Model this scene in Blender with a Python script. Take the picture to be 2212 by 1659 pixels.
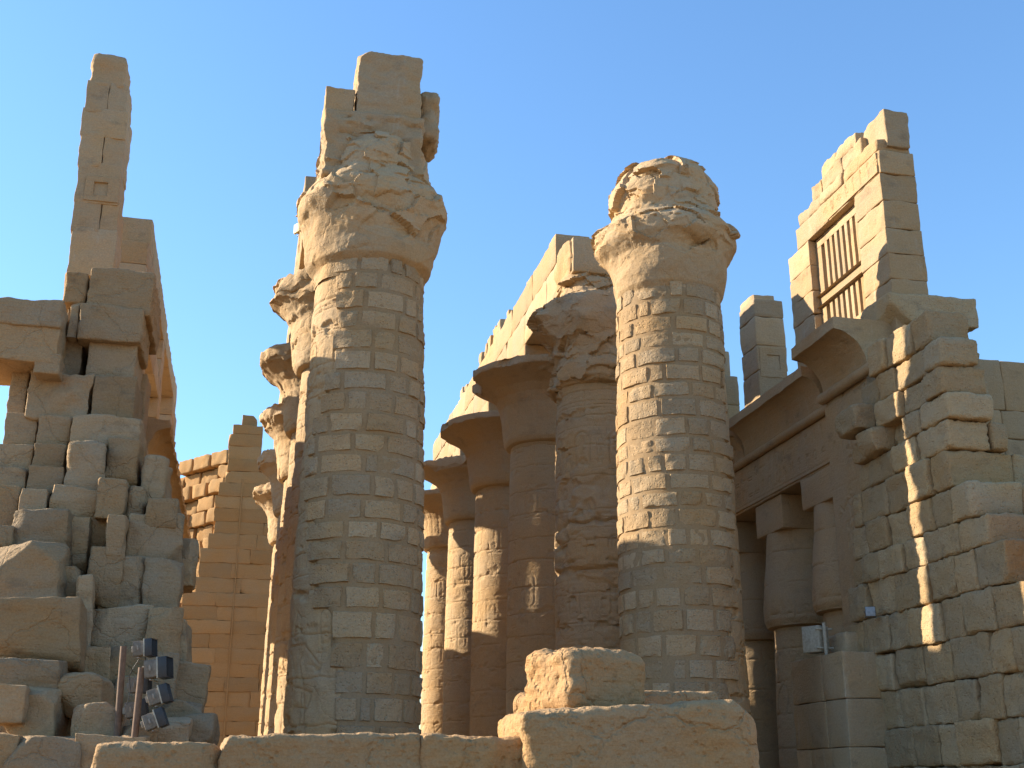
import bpy, math, random
import numpy as np

# ------------------------------------------------------------------ camera, sky, sun
scene = bpy.context.scene
for o in list(bpy.data.objects):
    bpy.data.objects.remove(o)
COL = scene.collection
# layout measurements are in a 2212 x 1659 frame of the photograph
FPX = 2588.0
PITCH = math.atan(870 / FPX)
YAW = math.atan(601 / (FPX / math.cos(PITCH)))
CAM = np.array([0.0, 0.0, 1.6])
cd = bpy.data.cameras.new('camera')
cam = bpy.data.objects.new('camera', cd)
COL.objects.link(cam)
cam.location = CAM
cam.rotation_euler = (math.pi / 2 + PITCH, 0, -YAW)
cd.sensor_width = 36.0
cd.lens = 36.0 * FPX / 2212.0
cd.clip_start = 0.1
cd.clip_end = 6000
scene.camera = cam

SUN_AZ, SUN_EL = 295.0, 24.0        # azimuth from +Y towards +X
w = bpy.data.worlds.new('World')
scene.world = w
w.use_nodes = True
nt = w.node_tree
bg = nt.nodes['Background']
sky = nt.nodes.new('ShaderNodeTexSky')
sky.sky_type = 'NISHITA'
sky.sun_disc = False
sky.sun_elevation = math.radians(SUN_EL)
sky.sun_rotation = math.radians(SUN_AZ)
sky.altitude = 80
sky.air_density = 1.5
sky.dust_density = 0.3
sky.ozone_density = 7.3
nt.links.new(sky.outputs[0], bg.inputs[0])
bg.inputs[1].default_value = 0.113
sd = bpy.data.lights.new('sun', 'SUN')
sd.energy = 4.8
sd.angle = math.radians(0.5)
sd.color = (1.0, 0.865, 0.68)
sun = bpy.data.objects.new('sun', sd)
COL.objects.link(sun)
sa, se = math.radians(SUN_AZ), math.radians(SUN_EL)
SUNV = np.array([math.sin(sa) * math.cos(se), math.cos(sa) * math.cos(se), math.sin(se)])
from mathutils import Vector
sun.rotation_euler = Vector(SUNV).to_track_quat('Z', 'Y').to_euler()
sun.location = (-40, 0, 60)
scene.view_settings.view_transform = 'Standard'
scene.view_settings.look = 'None'
scene.view_settings.exposure = 1.38
scene.view_settings.gamma = 1.0
scene.render.engine = 'CYCLES'
scene.cycles.max_bounces = 8
scene.cycles.diffuse_bounces = 5

# ------------------------------------------------------------------ measuring helpers
Fv = np.array([math.sin(YAW) * math.cos(PITCH), math.cos(YAW) * math.cos(PITCH), math.sin(PITCH)])
Rv = np.array([math.cos(YAW), -math.sin(YAW), 0.0])
Uv = np.cross(Rv, Fv)

def ray(x, y):
    return Fv * FPX + Rv * (x - 1106) + Uv * (829.5 - y)

def onX(x, y, X):
    d = ray(x, y)
    return CAM + d * (X / d[0])

def onY(x, y, Y):
    d = ray(x, y)
    return CAM + d * (Y / d[1])

# ------------------------------------------------------------------ noise
_prng = np.random.RandomState(11)
_perm = _prng.permutation(256)
_perm = np.concatenate([_perm, _perm, _perm])
_g = _prng.randn(256, 3)
_g /= np.linalg.norm(_g, axis=1)[:, None]

def pn(p, seed=0.0):
    p = p + np.array([seed * 17.13, seed * 9.71, seed * 5.37])
    i = np.floor(p).astype(np.int64)
    f = p - i
    u = f * f * f * (f * (f * 6 - 15) + 10)
    i &= 255
    res = 0
    for dx in (0, 1):
        wx = u[..., 0] if dx else 1 - u[..., 0]
        a = _perm[i[..., 0] + dx]
        for dy in (0, 1):
            wy = u[..., 1] if dy else 1 - u[..., 1]
            b = _perm[a + i[..., 1] + dy]
            for dz in (0, 1):
                wz = u[..., 2] if dz else 1 - u[..., 2]
                g = _g[_perm[b + i[..., 2] + dz]]
                d = g[..., 0] * (f[..., 0] - dx) + g[..., 1] * (f[..., 1] - dy) + g[..., 2] * (f[..., 2] - dz)
                res = res + wx * wy * wz * d
    return res * 1.6

def fbm(p, octv=3, seed=0.0, gain=0.5):
    r = 0
    a = 1.0
    for k in range(octv):
        r = r + a * pn(p * (2.0 ** k), seed + k * 3.1)
        a *= gain
    return r

def sstep(a, b, x):
    t = np.clip((x - a) / (b - a), 0, 1)
    return t * t * (3 - 2 * t)

def ledge(p, h, seed, xy=0.55):
    """bedding ledges: noise that changes in steps with height"""
    zz = p[..., 2] + 0.35 * h * fbm(p * 0.8, 2, seed + 5)
    k = np.floor(zz / h)
    fr = zz / h - k
    k = k + sstep(0.86, 1.0, fr)
    q = np.stack([p[..., 0] * xy, p[..., 1] * xy, k * 2.37], -1)
    return fbm(q, 2, seed)

def facet(p, seed, size=0.7, n=90, slope=0.5, flat=0.55):
    """broken rock: flat planes meeting in sharp edges (value in about -1..1)"""
    rs = np.random.RandomState(int(seed * 7) + 3)
    sh = p.shape[:-1]
    q = p.reshape(-1, 3)
    q = q + 0.18 * size * np.stack([fbm(q * (1.2 / size), 2, seed + k) for k in range(3)], -1)
    lo_, hi_ = q.min(0) - size, q.max(0) + size
    vol = np.prod(hi_ - lo_)
    n = int(min(max(n, vol / size ** 3 * 0.9), 700))
    S = rs.uniform(lo_, hi_, (n, 3))
    N = rs.randn(n, 3); N[:, 2] *= 1.3
    N /= np.linalg.norm(N, axis=1)[:, None]
    off = rs.uniform(-1, 1, n)
    sc = np.array([1, 1, 1 / flat])
    out = np.zeros(len(q))
    for a in range(0, len(q), 20000):
        b = q[a:a + 20000]
        d = (((b[:, None, :] - S[None]) * sc) ** 2).sum(-1)
        k = d.argmin(1)
        out[a:a + 20000] = off[k] * 0.5 + slope * ((b - S[k]) * N[k]).sum(1) / size
    return out.reshape(sh)

# ------------------------------------------------------------------ mesh building
class MB:
    def __init__(self):
        self.v = []
        self.f = []
        self.t = []
        self.n = 0

    def add(self, V, F, tint=0.5):
        V = np.asarray(V, float).reshape(-1, 3)
        F = np.asarray(F, np.int64).reshape(-1, 4)
        self.v.append(V)
        self.f.append(F + self.n)
        t = np.full(len(V), tint) if np.isscalar(tint) else np.asarray(tint, float).ravel()
        self.t.append(t)
        self.n += len(V)
        return self

    def build(self, name, mat, parent=None, angle=38, loc=None):
        V = np.concatenate(self.v)
        F = np.concatenate(self.f)
        T = np.concatenate(self.t)
        org = np.zeros(3)
        if parent is not None:
            org = np.array(parent['_org'])
        elif loc is not None:
            org = np.array(loc, float)
        else:
            lo, hi = V.min(0), V.max(0)
            org = np.array([(lo[0] + hi[0]) / 2, (lo[1] + hi[1]) / 2, lo[2]])
        V = V - org
        me = bpy.data.meshes.new(name)
        me.vertices.add(len(V))
        me.vertices.foreach_set('co', V.astype(np.float32).ravel())
        me.loops.add(len(F) * 4)
        me.loops.foreach_set('vertex_index', F.astype(np.int32).ravel())
        me.polygons.add(len(F))
        me.polygons.foreach_set('loop_start', np.arange(0, len(F) * 4, 4, dtype=np.int32))
        me.update(calc_edges=True)
        me.validate()
        a = me.attributes.new('tint', 'FLOAT', 'POINT')
        if len(me.vertices) == len(T):
            a.data.foreach_set('value', T.astype(np.float32))
        me.shade_smooth()
        if angle < 180:
            me.set_sharp_from_angle(angle=math.radians(angle))
        me.materials.append(mat)
        o = bpy.data.objects.new(name, me)
        COL.objects.link(o)
        if parent is None:
            o.location = org
        else:
            o.parent = parent
            o['_org'] = [float(c) for c in org]
        return o

def tag(o, label=None, cat=None, group=None, kind=None):
    if label: o['label'] = label
    if cat: o['category'] = cat
    if group: o['group'] = group
    if kind: o['kind'] = kind
    return o

def empty(name, loc, label, cat, group=None):
    o = bpy.data.objects.new(name, None)
    COL.objects.link(o)
    o.location = loc
    o.empty_display_size = 0.3
    o['_org'] = [float(c) for c in loc]
    return tag(o, label, cat, group)

_topo = {}
def cube_topo(nx, ny, nz):
    k = (nx, ny, nz)
    if k in _topo:
        return _topo[k]
    pts = []
    quads = []
    def face(fn, nu, nv, flip):
        u, v = np.meshgrid(np.arange(nu + 1), np.arange(nv + 1), indexing='ij')
        P = fn(u, v).reshape(-1, 3)
        b = sum(len(x) for x in pts)
        pts.append(P)
        i = np.arange(nu)[:, None] * (nv + 1) + np.arange(nv)[None, :]
        q = np.stack([i, i + (nv + 1), i + (nv + 1) + 1, i + 1], -1).reshape(-1, 4) + b
        quads.append(q[:, ::-1] if flip else q)
    Z = lambda a, c: np.full_like(a, c)
    face(lambda u, v: np.stack([u, v, Z(u, nz)], -1), nx, ny, False)
    face(lambda u, v: np.stack([u, v, Z(u, 0)], -1), nx, ny, True)
    face(lambda u, v: np.stack([Z(u, nx), u, v], -1), ny, nz, False)
    face(lambda u, v: np.stack([Z(u, 0), u, v], -1), ny, nz, True)
    face(lambda u, v: np.stack([u, Z(u, 0), v], -1), nx, nz, False)
    face(lambda u, v: np.stack([u, Z(u, ny), v], -1), nx, nz, True)
    P = np.concatenate(pts)
    Q = np.concatenate(quads)
    U, inv = np.unique(P, axis=0, return_inverse=True)
    Q = inv.ravel()[Q]
    _topo[k] = (U, Q)
    return _topo[k]

def axis(h, r, n):
    m = max(n - 4, 1)
    a = [-h, -h + r * 0.35]
    a += list(np.linspace(-h + r, h - r, m + 1))
    a += [h - r * 0.35, h]
    return np.array(a)

def rotz(V, a):
    c, s = math.cos(a), math.sin(a)
    return np.stack([V[:, 0] * c - V[:, 1] * s, V[:, 0] * s + V[:, 1] * c, V[:, 2]], -1)

def roty(V, a):
    c, s = math.cos(a), math.sin(a)
    return np.stack([V[:, 0] * c + V[:, 2] * s, V[:, 1], -V[:, 0] * s + V[:, 2] * c], -1)

def rotx(V, a):
    c, s = math.cos(a), math.sin(a)
    return np.stack([V[:, 0], V[:, 1] * c - V[:, 2] * s, V[:, 1] * s + V[:, 2] * c], -1)

RS = np.random.RandomState(5)

def stone(mb, c, size, rnd=0.08, amp=0.03, freq=1.6, cuts=0, cell=0.2, rz=0.0, rx=0.0, ry=0.0,
          seed=None, tint=None, led=0.0, cutd=(0.72, 0.95), fine=0.0, skew=0.0):
    seed = RS.rand() * 60 if seed is None else seed
    rs = np.random.RandomState(int(seed * 1000) % 99991)
    h = np.array(size, float) / 2
    r = min(rnd, h.min() * 0.6)
    n = [max(5, int(round(2 * (hh - r) / cell)) + 4) for hh in h]
    U, Q = cube_topo(*n)
    ax = [axis(h[k], r, n[k]) for k in range(3)]
    V = np.stack([ax[k][U[:, k]] for k in range(3)], -1)
    rr = r * (0.55 + 0.9 * np.clip(0.5 + fbm(V * 1.3 + 3, 2, seed), 0.05, 1.1))[:, None]
    rr = np.minimum(rr, h.min() * 0.9)
    inner = np.clip(V, -(h - rr), h - rr)
    d = V - inner
    L = np.linalg.norm(d, axis=1)[:, None]
    V = inner + d / np.maximum(L, 1e-9) * np.minimum(rr, L)
    if skew:
        V[:, 0] += V[:, 2] * rs.uniform(-skew, skew)
        V[:, 2] += V[:, 0] * rs.uniform(-skew, skew) * 0.5
        V[:, 0] *= 1 + rs.uniform(-skew, skew) * V[:, 2] / (2 * h[2])
    for k in range(cuts):
        s = np.array([rs.choice([-1, 1]), rs.choice([-1, 1]), rs.choice([-1, 1])]) * rs.uniform(0.15, 1, 3)
        if k % 2: s[rs.randint(3)] *= 0.1
        s = s / np.linalg.norm(s)
        sup = np.abs(s * h).sum()
        dd = sup * rs.uniform(*cutd)
        ex = V @ s - dd
        V = V - s[None, :] * np.maximum(ex, 0)[:, None] * 0.94
    nrm = V / (h + 1e-6)
    nrm = np.sign(nrm) * np.abs(nrm) ** 5 + 1e-9
    nrm /= np.linalg.norm(nrm, axis=1)[:, None]
    dis = amp * fbm(V * freq, 4, seed, 0.55)
    if led:
        dis = dis + led * ledge(V, 0.22 + 0.1 * rs.rand(), seed)
    if fine:
        dis = dis + fine * fbm(V * 9, 2, seed + 8)
    V = V + nrm * dis[:, None]
    if rx: V = rotx(V, rx)
    if ry: V = roty(V, ry)
    if rz: V = rotz(V, rz)
    V = V + np.array(c, float)
    mb.add(V, Q, rs.rand() if tint is None else tint)

def grid_faces(nu, nv, flip=False):
    i = np.arange(nu)[:, None] * (nv + 1) + np.arange(nv)[None, :]
    q = np.stack([i, i + (nv + 1), i + (nv + 1) + 1, i + 1], -1).reshape(-1, 4)
    return q[:, ::-1] if flip else q

def tube(mb, p0, p1, r, n=10, tint=0.5, r1=None):
    p0, p1 = np.array(p0, float), np.array(p1, float)
    r1 = r if r1 is None else r1
    d = p1 - p0
    d = d / np.linalg.norm(d)
    a = np.cross(d, [0, 0, 1.0]) if abs(d[2]) < 0.9 else np.cross(d, [1.0, 0, 0])
    a /= np.linalg.norm(a)
    b = np.cross(d, a)
    t = np.linspace(0, 2 * math.pi, n + 1)
    ring = np.cos(t)[:, None] * a + np.sin(t)[:, None] * b
    rows = [p0 + ring * 1e-4, p0 + ring * r, p1 + ring * r1, p1 + ring * 1e-4]
    V = np.stack(rows, 0).reshape(-1, 3)
    mb.add(V, grid_faces(3, n), tint)

def box(mb, c, size, M=None, tint=0.5, bev=0.008):
    """small bevelled box, optional 3x3 orientation matrix (columns are its axes)"""
    h = np.array(size, float) / 2
    U, Q = cube_topo(3, 3, 3)
    b = min(bev, h.min() * 0.4)
    ax = [np.array([-hh, -hh + b, hh - b, hh]) for hh in h]
    V = np.stack([ax[k][U[:, k]] for k in range(3)], -1)
    inner = np.clip(V, -(h - b), h - b)
    d = V - inner
    L = np.linalg.norm(d, axis=1)[:, None]
    V = inner + d / np.maximum(L, 1e-9) * np.minimum(b, L)
    if M is not None:
        V = V @ np.array(M).T
    mb.add(V + np.array(c, float), Q, tint)

# ------------------------------------------------------------------ materials
def mat_stone(name, col, dark=0.55, warm=(1.07, 0.96, 0.79), bump=0.35, grain=22, strata=0.5, stain=0.5,
              white=0.0, spread=0.28, pits=0.3, crack=0.0):
    m = bpy.data.materials.new(name)
    m.use_nodes = True
    N = m.node_tree.nodes
    L = m.node_tree.links
    b = N['Principled BSDF']
    b.inputs['Roughness'].default_value = 0.93
    b.inputs['Specular IOR Level'].default_value = 0.15
    geo = N.new('ShaderNodeNewGeometry')
    def noise(scale, det=5, rough=0.6, vec=None, sc=None):
        n = N.new('ShaderNodeTexNoise')
        n.inputs['Scale'].default_value = scale
        n.inputs['Detail'].default_value = det
        n.inputs['Roughness'].default_value = rough
        if sc:
            mp = N.new('ShaderNodeMapping')
            mp.inputs['Scale'].default_value = sc
            L.new(geo.outputs['Position'], mp.inputs['Vector'])
            L.new(mp.outputs[0], n.inputs['Vector'])
        else:
            L.new(geo.outputs['Position'], n.inputs['Vector'])
        return n
    def mapr(src, a, b_, c=0.0, d=1.0):
        r = N.new('ShaderNodeMapRange')
        r.inputs[1].default_value = a
        r.inputs[2].default_value = b_
        r.inputs[3].default_value = c
        r.inputs[4].default_value = d
        L.new(src, r.inputs[0])
        return r.outputs[0]
    def mix(fac, c1, c2, mode='MIX'):
        x = N.new('ShaderNodeMix')
        x.data_type = 'RGBA'
        x.blend_type = mode
        for k, s in ((0, fac), (6, c1), (7, c2)):
            if isinstance(s, (int, float)): x.inputs[k].default_value = s
            elif isinstance(s, tuple): x.inputs[k].default_value = s
            else: L.new(s, x.inputs[k])
        return x.outputs[2]
    c4 = lambda c, k=1.0: (min(c[0] * k, 1), min(c[1] * k, 1), min(c[2] * k, 1), 1)
    base = c4(col)
    n1 = noise(0.55, 6, 0.62)
    wcol = c4(tuple(col[i] * warm[i] for i in range(3)))
    out = mix(mapr(n1.outputs[0], 0.38, 0.66), base, wcol)
    # dark patina blotches
    n2 = noise(0.95, 8, 0.68, sc=(1, 1, 1.6))
    out = mix(mapr(n2.outputs[0], 0.56, 0.72, 0, stain), out, c4((col[0] * 0.92, col[1] * 0.95, col[2] * 1.02), dark))
    # bedding colour
    n3 = noise(1.0, 6, 0.7, sc=(0.7, 0.7, 9.0))
    out = mix(mapr(n3.outputs[0], 0.35, 0.7, 0, 0.28), out, c4((col[0] * 1.04, col[1] * 0.93, col[2] * 0.80), 0.86))
    if white:
        n4 = noise(1.1, 5, 0.7, sc=(3.2, 3.2, 0.42))
        out = mix(mapr(n4.outputs[0], 0.60, 0.74, 0, white), out, (0.44, 0.38, 0.29, 1))
    # grain
    n5 = noise(grain, 5, 0.7)
    out = mix(1.0, out, mix(mapr(n5.outputs[0], 0.3, 0.7), (0.84, 0.84, 0.84, 1), (1.14, 1.14, 1.14, 1)), 'MULTIPLY')
    at = N.new('ShaderNodeAttribute')
    at.attribute_name = 'tint'
    tv = mapr(at.outputs['Fac'], 0, 1, 1 - spread * 0.55, 1 + spread * 0.35)
    hs = N.new('ShaderNodeCombineXYZ')
    for k in range(3): L.new(tv, hs.inputs[k])
    out = mix(1.0, out, hs.outputs[0], 'MULTIPLY')
    fr = N.new('ShaderNodeMath'); fr.operation = 'MULTIPLY'; L.new(at.outputs['Fac'], fr.inputs[0]); fr.inputs[1].default_value = 7.37
    fq = N.new('ShaderNodeMath'); fq.operation = 'FRACT'; L.new(fr.outputs[0], fq.inputs[0])
    out = mix(mapr(fq.outputs[0], 0.45, 1.0, 0, 0.75), out, mix(1.0, out, (1.0, 0.90, 0.77, 1), 'MULTIPLY'))
    L.new(out, b.inputs['Base Color'])
    # bump
    g1 = noise(7.0, 8, 0.65)
    g2 = noise(1.0, 6, 0.65, sc=(1.6, 1.6, 16.0))
    g3 = N.new('ShaderNodeTexVoronoi')
    g3.inputs['Scale'].default_value = 11.0
    L.new(geo.outputs['Position'], g3.inputs['Vector'])
    g4 = noise(38.0, 4, 0.7)
    def add(a, ka, b_, kb):
        m1 = N.new('ShaderNodeMath'); m1.operation = 'MULTIPLY'; L.new(a, m1.inputs[0]); m1.inputs[1].default_value = ka
        m2 = N.new('ShaderNodeMath'); m2.operation = 'MULTIPLY_ADD'; L.new(b_, m2.inputs[0]); m2.inputs[1].default_value = kb
        L.new(m1.outputs[0], m2.inputs[2])
        return m2.outputs[0]
    hgt = add(g1.outputs[0], 1.0, g2.outputs[0], strata)
    hgt = add(hgt, 1.0, mapr(g3.outputs['Distance'], 0.0, 0.35), pits)
    hgt = add(hgt, 1.0, g4.outputs[0], 0.25)
    if crack:
        v = N.new('ShaderNodeTexVoronoi')
        v.feature = 'DISTANCE_TO_EDGE'
        v.inputs['Scale'].default_value = 0.55
        wv = noise(1.8, 4, 0.6)
        va = N.new('ShaderNodeVectorMath'); va.operation = 'MULTIPLY_ADD'
        L.new(wv.outputs['Color'], va.inputs[0]); va.inputs[1].default_value = (0.6, 0.6, 0.6)
        L.new(geo.outputs['Position'], va.inputs[2])
        L.new(va.outputs[0], v.inputs['Vector'])
        hgt = add(hgt, 1.0, mapr(v.outputs['Distance'], 0.0, 0.018), crack)
    bp = N.new('ShaderNodeBump')
    bp.inputs['Strength'].default_value = bump
    bp.inputs['Distance'].default_value = 0.06
    L.new(hgt, bp.inputs['Height'])
    L.new(bp.outputs[0], b.inputs['Normal'])
    return m

def mat_plain(name, col, rough=0.6, metal=0.0, emit=None):
    m = bpy.data.materials.new(name)
    m.use_nodes = True
    N = m.node_tree.nodes
    L = m.node_tree.links
    b = N['Principled BSDF']
    geo = N.new('ShaderNodeNewGeometry')
    n = N.new('ShaderNodeTexNoise')
    n.inputs['Scale'].default_value = 14
    n.inputs['Detail'].default_value = 4
    L.new(geo.outputs['Position'], n.inputs['Vector'])
    r = N.new('ShaderNodeValToRGB')
    r.color_ramp.elements[0].position = 0.3
    r.color_ramp.elements[1].position = 0.7
    r.color_ramp.elements[0].color = tuple(c * 0.75 for c in col) + (1,)
    r.color_ramp.elements[1].color = tuple(min(1, c * 1.15) for c in col) + (1,)
    L.new(n.outputs[0], r.inputs[0])
    L.new(r.outputs[0], b.inputs['Base Color'])
    b.inputs['Roughness'].default_value = rough
    b.inputs['Metallic'].default_value = metal
    return m

S_COL = mat_stone('column_sandstone', (0.43, 0.325, 0.206), stain=0.6, bump=0.5, crack=0.5, spread=0.22)
S_WALL = mat_stone('wall_sandstone', (0.395, 0.296, 0.186), stain=0.75, bump=0.55, white=0.6, spread=0.26)
S_ROUGH = mat_stone('quarry_faced_sandstone', (0.395, 0.298, 0.182), stain=0.7, bump=1.0, strata=0.4, pits=0.45, spread=0.35)
S_MOUND = mat_stone('fallen_sandstone', (0.35, 0.26, 0.165), stain=0.8, bump=0.9, strata=0.6, spread=0.4, crack=0.4)
S_BRICK = mat_stone('repair_stone', (0.392, 0.297, 0.190), stain=0.5, bump=1.0, strata=0.25, pits=0.5, spread=0.32)
S_MORTAR = mat_stone('repair_mortar', (0.30, 0.222, 0.137), stain=0.25, bump=0.3, strata=0.1)
S_NEAR = mat_stone('foreground_sandstone', (0.385, 0.262, 0.145), stain=0.3, bump=0.9, strata=0.5, spread=0.18, pits=0.55, crack=0.5, warm=(1.06, 0.9, 0.68), grain=40, dark=0.7)
S_FAR = mat_stone('far_sandstone', (0.36, 0.225, 0.105), stain=0.25, bump=0.5, spread=0.25)
S_SAND = mat_stone('sand_ground', (0.27, 0.19, 0.115), stain=0.3, bump=0.3, strata=0.0)
M_GREY = mat_plain('grey_metal', (0.27, 0.235, 0.19), 0.7, 0.1)
M_DARK = mat_plain('dark_glass', (0.018, 0.02, 0.025), 0.85)
M_BLACK = mat_plain('black_metal', (0.03, 0.03, 0.032), 0.5)
M_WOOD = mat_plain('old_wood', (0.16, 0.10, 0.065), 0.85)
M_WHITE = mat_plain('white_paint', (0.40, 0.37, 0.29), 0.75)
M_PALE = mat_plain('pale_lamp_glass', (0.26, 0.30, 0.34), 0.5)
M_YELL = mat_plain('yellowed_metal', (0.50, 0.36, 0.12), 0.6)

# ------------------------------------------------------------------ carved signs, drawn on a height map
def circ(cx, cy, r, a0=0, a1=360, n=14):
    t = np.radians(np.linspace(a0, a1, n))
    return [(cx + r * math.cos(k), cy + r * math.sin(k)) for k in t]
GLY = [
    [circ(.5, .5, .3)],                                                                    # sun disc
    [circ(.5, .75, .18), [(.5, .57), (.5, .05)], [(.2, .5), (.8, .5)]],                      # ankh
    [[(.4, .05), (.4, .8), (.55, .95), (.6, .7), (.45, .5)]],                                # reed
    [[(.0, .5), (.12, .62), (.25, .4), (.38, .62), (.5, .4), (.62, .62), (.75, .4), (.88, .62), (1, .5)]],  # water
    [circ(.5, .4, .3, 0, 180), [(.2, .4), (.8, .4)]],                                        # loaf
    [[(.1, .1), (.9, .1), (.9, .3), (.1, .3), (.1, .1)]],                                    # slab
    [[(.25, .85), (.4, .9), (.45, .7), (.75, .4), (.9, .25), (.6, .35), (.35, .35), (.3, .65), (.25, .85)], [(.45, .35), (.45, .1), (.6, .1)], [(.55, .35), (.55, .1)]],   # bird
    [circ(.45, .82, .1), [(.45, .72), (.4, .4), (.7, .4), (.7, .1)], [(.4, .4), (.25, .1), (.75, .1)], [(.45, .6), (.75, .62)]],     # seated figure
    [[(.05, .5), (.3, .68), (.6, .66), (.95, .5), (.6, .36), (.3, .36), (.05, .5)], circ(.5, .52, .1)],      # eye / mouth
    [[(.3, .05), (.3, .9)], [(.3, .9), (.75, .8), (.75, .7), (.3, .72)]],                    # flag
    [[(.2, .1), (.3, .9), (.5, .3), (.7, .9), (.8, .1)]],                                    # peaks
    [[(.5, .05), (.5, .6)], circ(.5, .75, .16), circ(.5, .75, .06)],
    [[(.2, .1), (.2, .75), (.35, .9), (.5, .75), (.5, .1)], [(.65, .1), (.65, .9)]],
    [circ(.5, .3, .2, 180, 360), [(.3, .3), (.2, .9)], [(.7, .3), (.8, .9)], [(.5, .1), (.5, .8)]],
]

class Relief:
    """height map (metres of depth) over a surface of W x H metres"""
    def __init__(s, W, H, res=0.016):
        s.W, s.H, s.res = W, H, res
        s.a = np.zeros((int(H / res) + 2, int(W / res) + 2), np.float32)
    def stroke(s, pts, wd=0.03, depth=0.03):
        res = s.res
        for (x0, y0), (x1, y1) in zip(pts[:-1], pts[1:]):
            ix0 = max(int((min(x0, x1) - 3 * wd) / res), 0); ix1 = min(int((max(x0, x1) + 3 * wd) / res) + 1, s.a.shape[1])
            iy0 = max(int((min(y0, y1) - 3 * wd) / res), 0); iy1 = min(int((max(y0, y1) + 3 * wd) / res) + 1, s.a.shape[0])
            if ix1 <= ix0 or iy1 <= iy0: continue
            X, Y = np.meshgrid(np.arange(ix0, ix1) * res, np.arange(iy0, iy1) * res)
            dx, dy = x1 - x0, y1 - y0
            t = np.clip(((X - x0) * dx + (Y - y0) * dy) / max(dx * dx + dy * dy, 1e-9), 0, 1)
            d = np.hypot(X - x0 - t * dx, Y - y0 - t * dy)
            v = depth * (1 - sstep(wd * 0.5, wd * 1.1, d))
            s.a[iy0:iy1, ix0:ix1] = np.maximum(s.a[iy0:iy1, ix0:ix1], v)
    def glyph(s, k, x, y, w, h, wd=0.03, depth=0.03):
        for st in GLY[k % len(GLY)]:
            s.stroke([(x + p[0] * w, y + p[1] * h) for p in st], wd, depth)
    def cartouche(s, x, y, w, h, rs, wd=0.03, depth=0.03):
        r = w / 2
        p = circ(x + r, y + h - r, r, 0, 180, 9) + circ(x + r, y + r, r, 180, 360, 9)
        s.stroke(p + [p[0]], wd, depth)
        s.stroke([(x - 0.05, y - 0.05), (x + w + 0.05, y - 0.05)], wd, depth)
        n = max(2, int(h / (w * 0.75)))
        for i in range(n):
            s.glyph(rs.randint(len(GLY)), x + w * 0.2, y + 0.08 * h + i * h * 0.86 / n, w * 0.6, h * 0.75 / n, wd * 0.8, depth * 0.8)
    def figure(s, x, y, h, fl=1, wd=0.035, depth=0.035):
        q = lambda pts: s.stroke([(x + fl * p[0] * h, y + p[1] * h) for p in pts], wd, depth)
        q([(0.0, 0), (0.05, .25), (0.08, .48), (0.0, .7), (-.1, .78), (.18, .78), (.1, .66), (.16, .48), (.2, .25), (.24, 0)])
        q([(.02, .48), (.25, .42), (.22, .30), (.04, .32)])
        q(circ(.05, .87, .055)); q([(.0, .9), (.03, 1.05), (.10, 1.0), (.10, .9)])
        q([(.18, .76), (.32, .62), (.42, .72)]); q([(-.1, .77), (-.16, .6), (-.1, .45)])
    def sample(s, X, Y):
        ix = np.clip((X / s.res).astype(int), 0, s.a.shape[1] - 1)
        iy = np.clip((Y / s.res).astype(int), 0, s.a.shape[0] - 1)
        ok = (X >= 0) & (X <= s.W) & (Y >= 0) & (Y <= s.H)
        return np.where(ok, s.a[iy, ix], 0.0)

def column_relief(seed, H=16.0, W=5.2):
    rs = np.random.RandomState(seed)
    R = Relief(W, H)
    for z in (2.2, 2.35, 6.9, 7.05, 8.55, 10.4, 10.55, 12.3, 12.45, 14.2, 14.9, 15.05, 15.2):
        R.stroke([(0, z), (W, z)], 0.018, 0.02)
    x = 0.1
    while x < W:                                     # big offering scene
        R.figure(x + 0.5, 2.5, 3.6 * rs.uniform(.9, 1), rs.choice([-1, 1]), 0.035, 0.04)
        R.glyph(rs.randint(14), x + 1.1, 5.4, .4, .5, .03); R.glyph(rs.randint(14), x + 1.1, 6.1, .4, .5, .03)
        R.cartouche(x + 1.55, 5.0, .36, 1.1, rs)
        x += 2.1
    x = 0.1
    while x < W:
        R.cartouche(x, 7.2, .5, 1.2, rs, .035); R.glyph(rs.randint(14), x + .62, 7.2, .42, .6, .03); R.glyph(rs.randint(14), x + .62, 7.85, .42, .55, .03)
        x += 1.15
    x = 0.25
    while x < W:
        R.cartouche(x, 8.75, .5, 1.35, rs, .035); R.glyph(rs.randint(14), x + .65, 8.8, .45, .6, .03); R.glyph(rs.randint(14), x + .65, 9.5, .45, .6, .03)
        x += 1.3
    x = 0.05
    while x < W:
        R.glyph(rs.randint(14), x, 10.7, .5, .65, .035); R.glyph(rs.randint(14), x, 11.45, .5, .65, .035)
        x += .62
    x = 0.2
    while x < W:
        R.cartouche(x, 12.6, .62, 1.4, rs, .04, .04); R.glyph(rs.randint(14), x + .75, 12.7, .5, 1.1, .035)
        x += 1.4
    return R

# ------------------------------------------------------------------ the great columns
def col_frame(cx, cy):
    t = -np.array([cx, cy]); t = t / np.linalg.norm(t)
    return t, np.array([-t[1], t[0]])

def thetas(step, half=105):
    a = list(np.arange(-half, half + 1e-6, step))
    b = list(np.linspace(half, 360 - half, 28)[1:])
    return np.radians(np.array(a + b))

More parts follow.
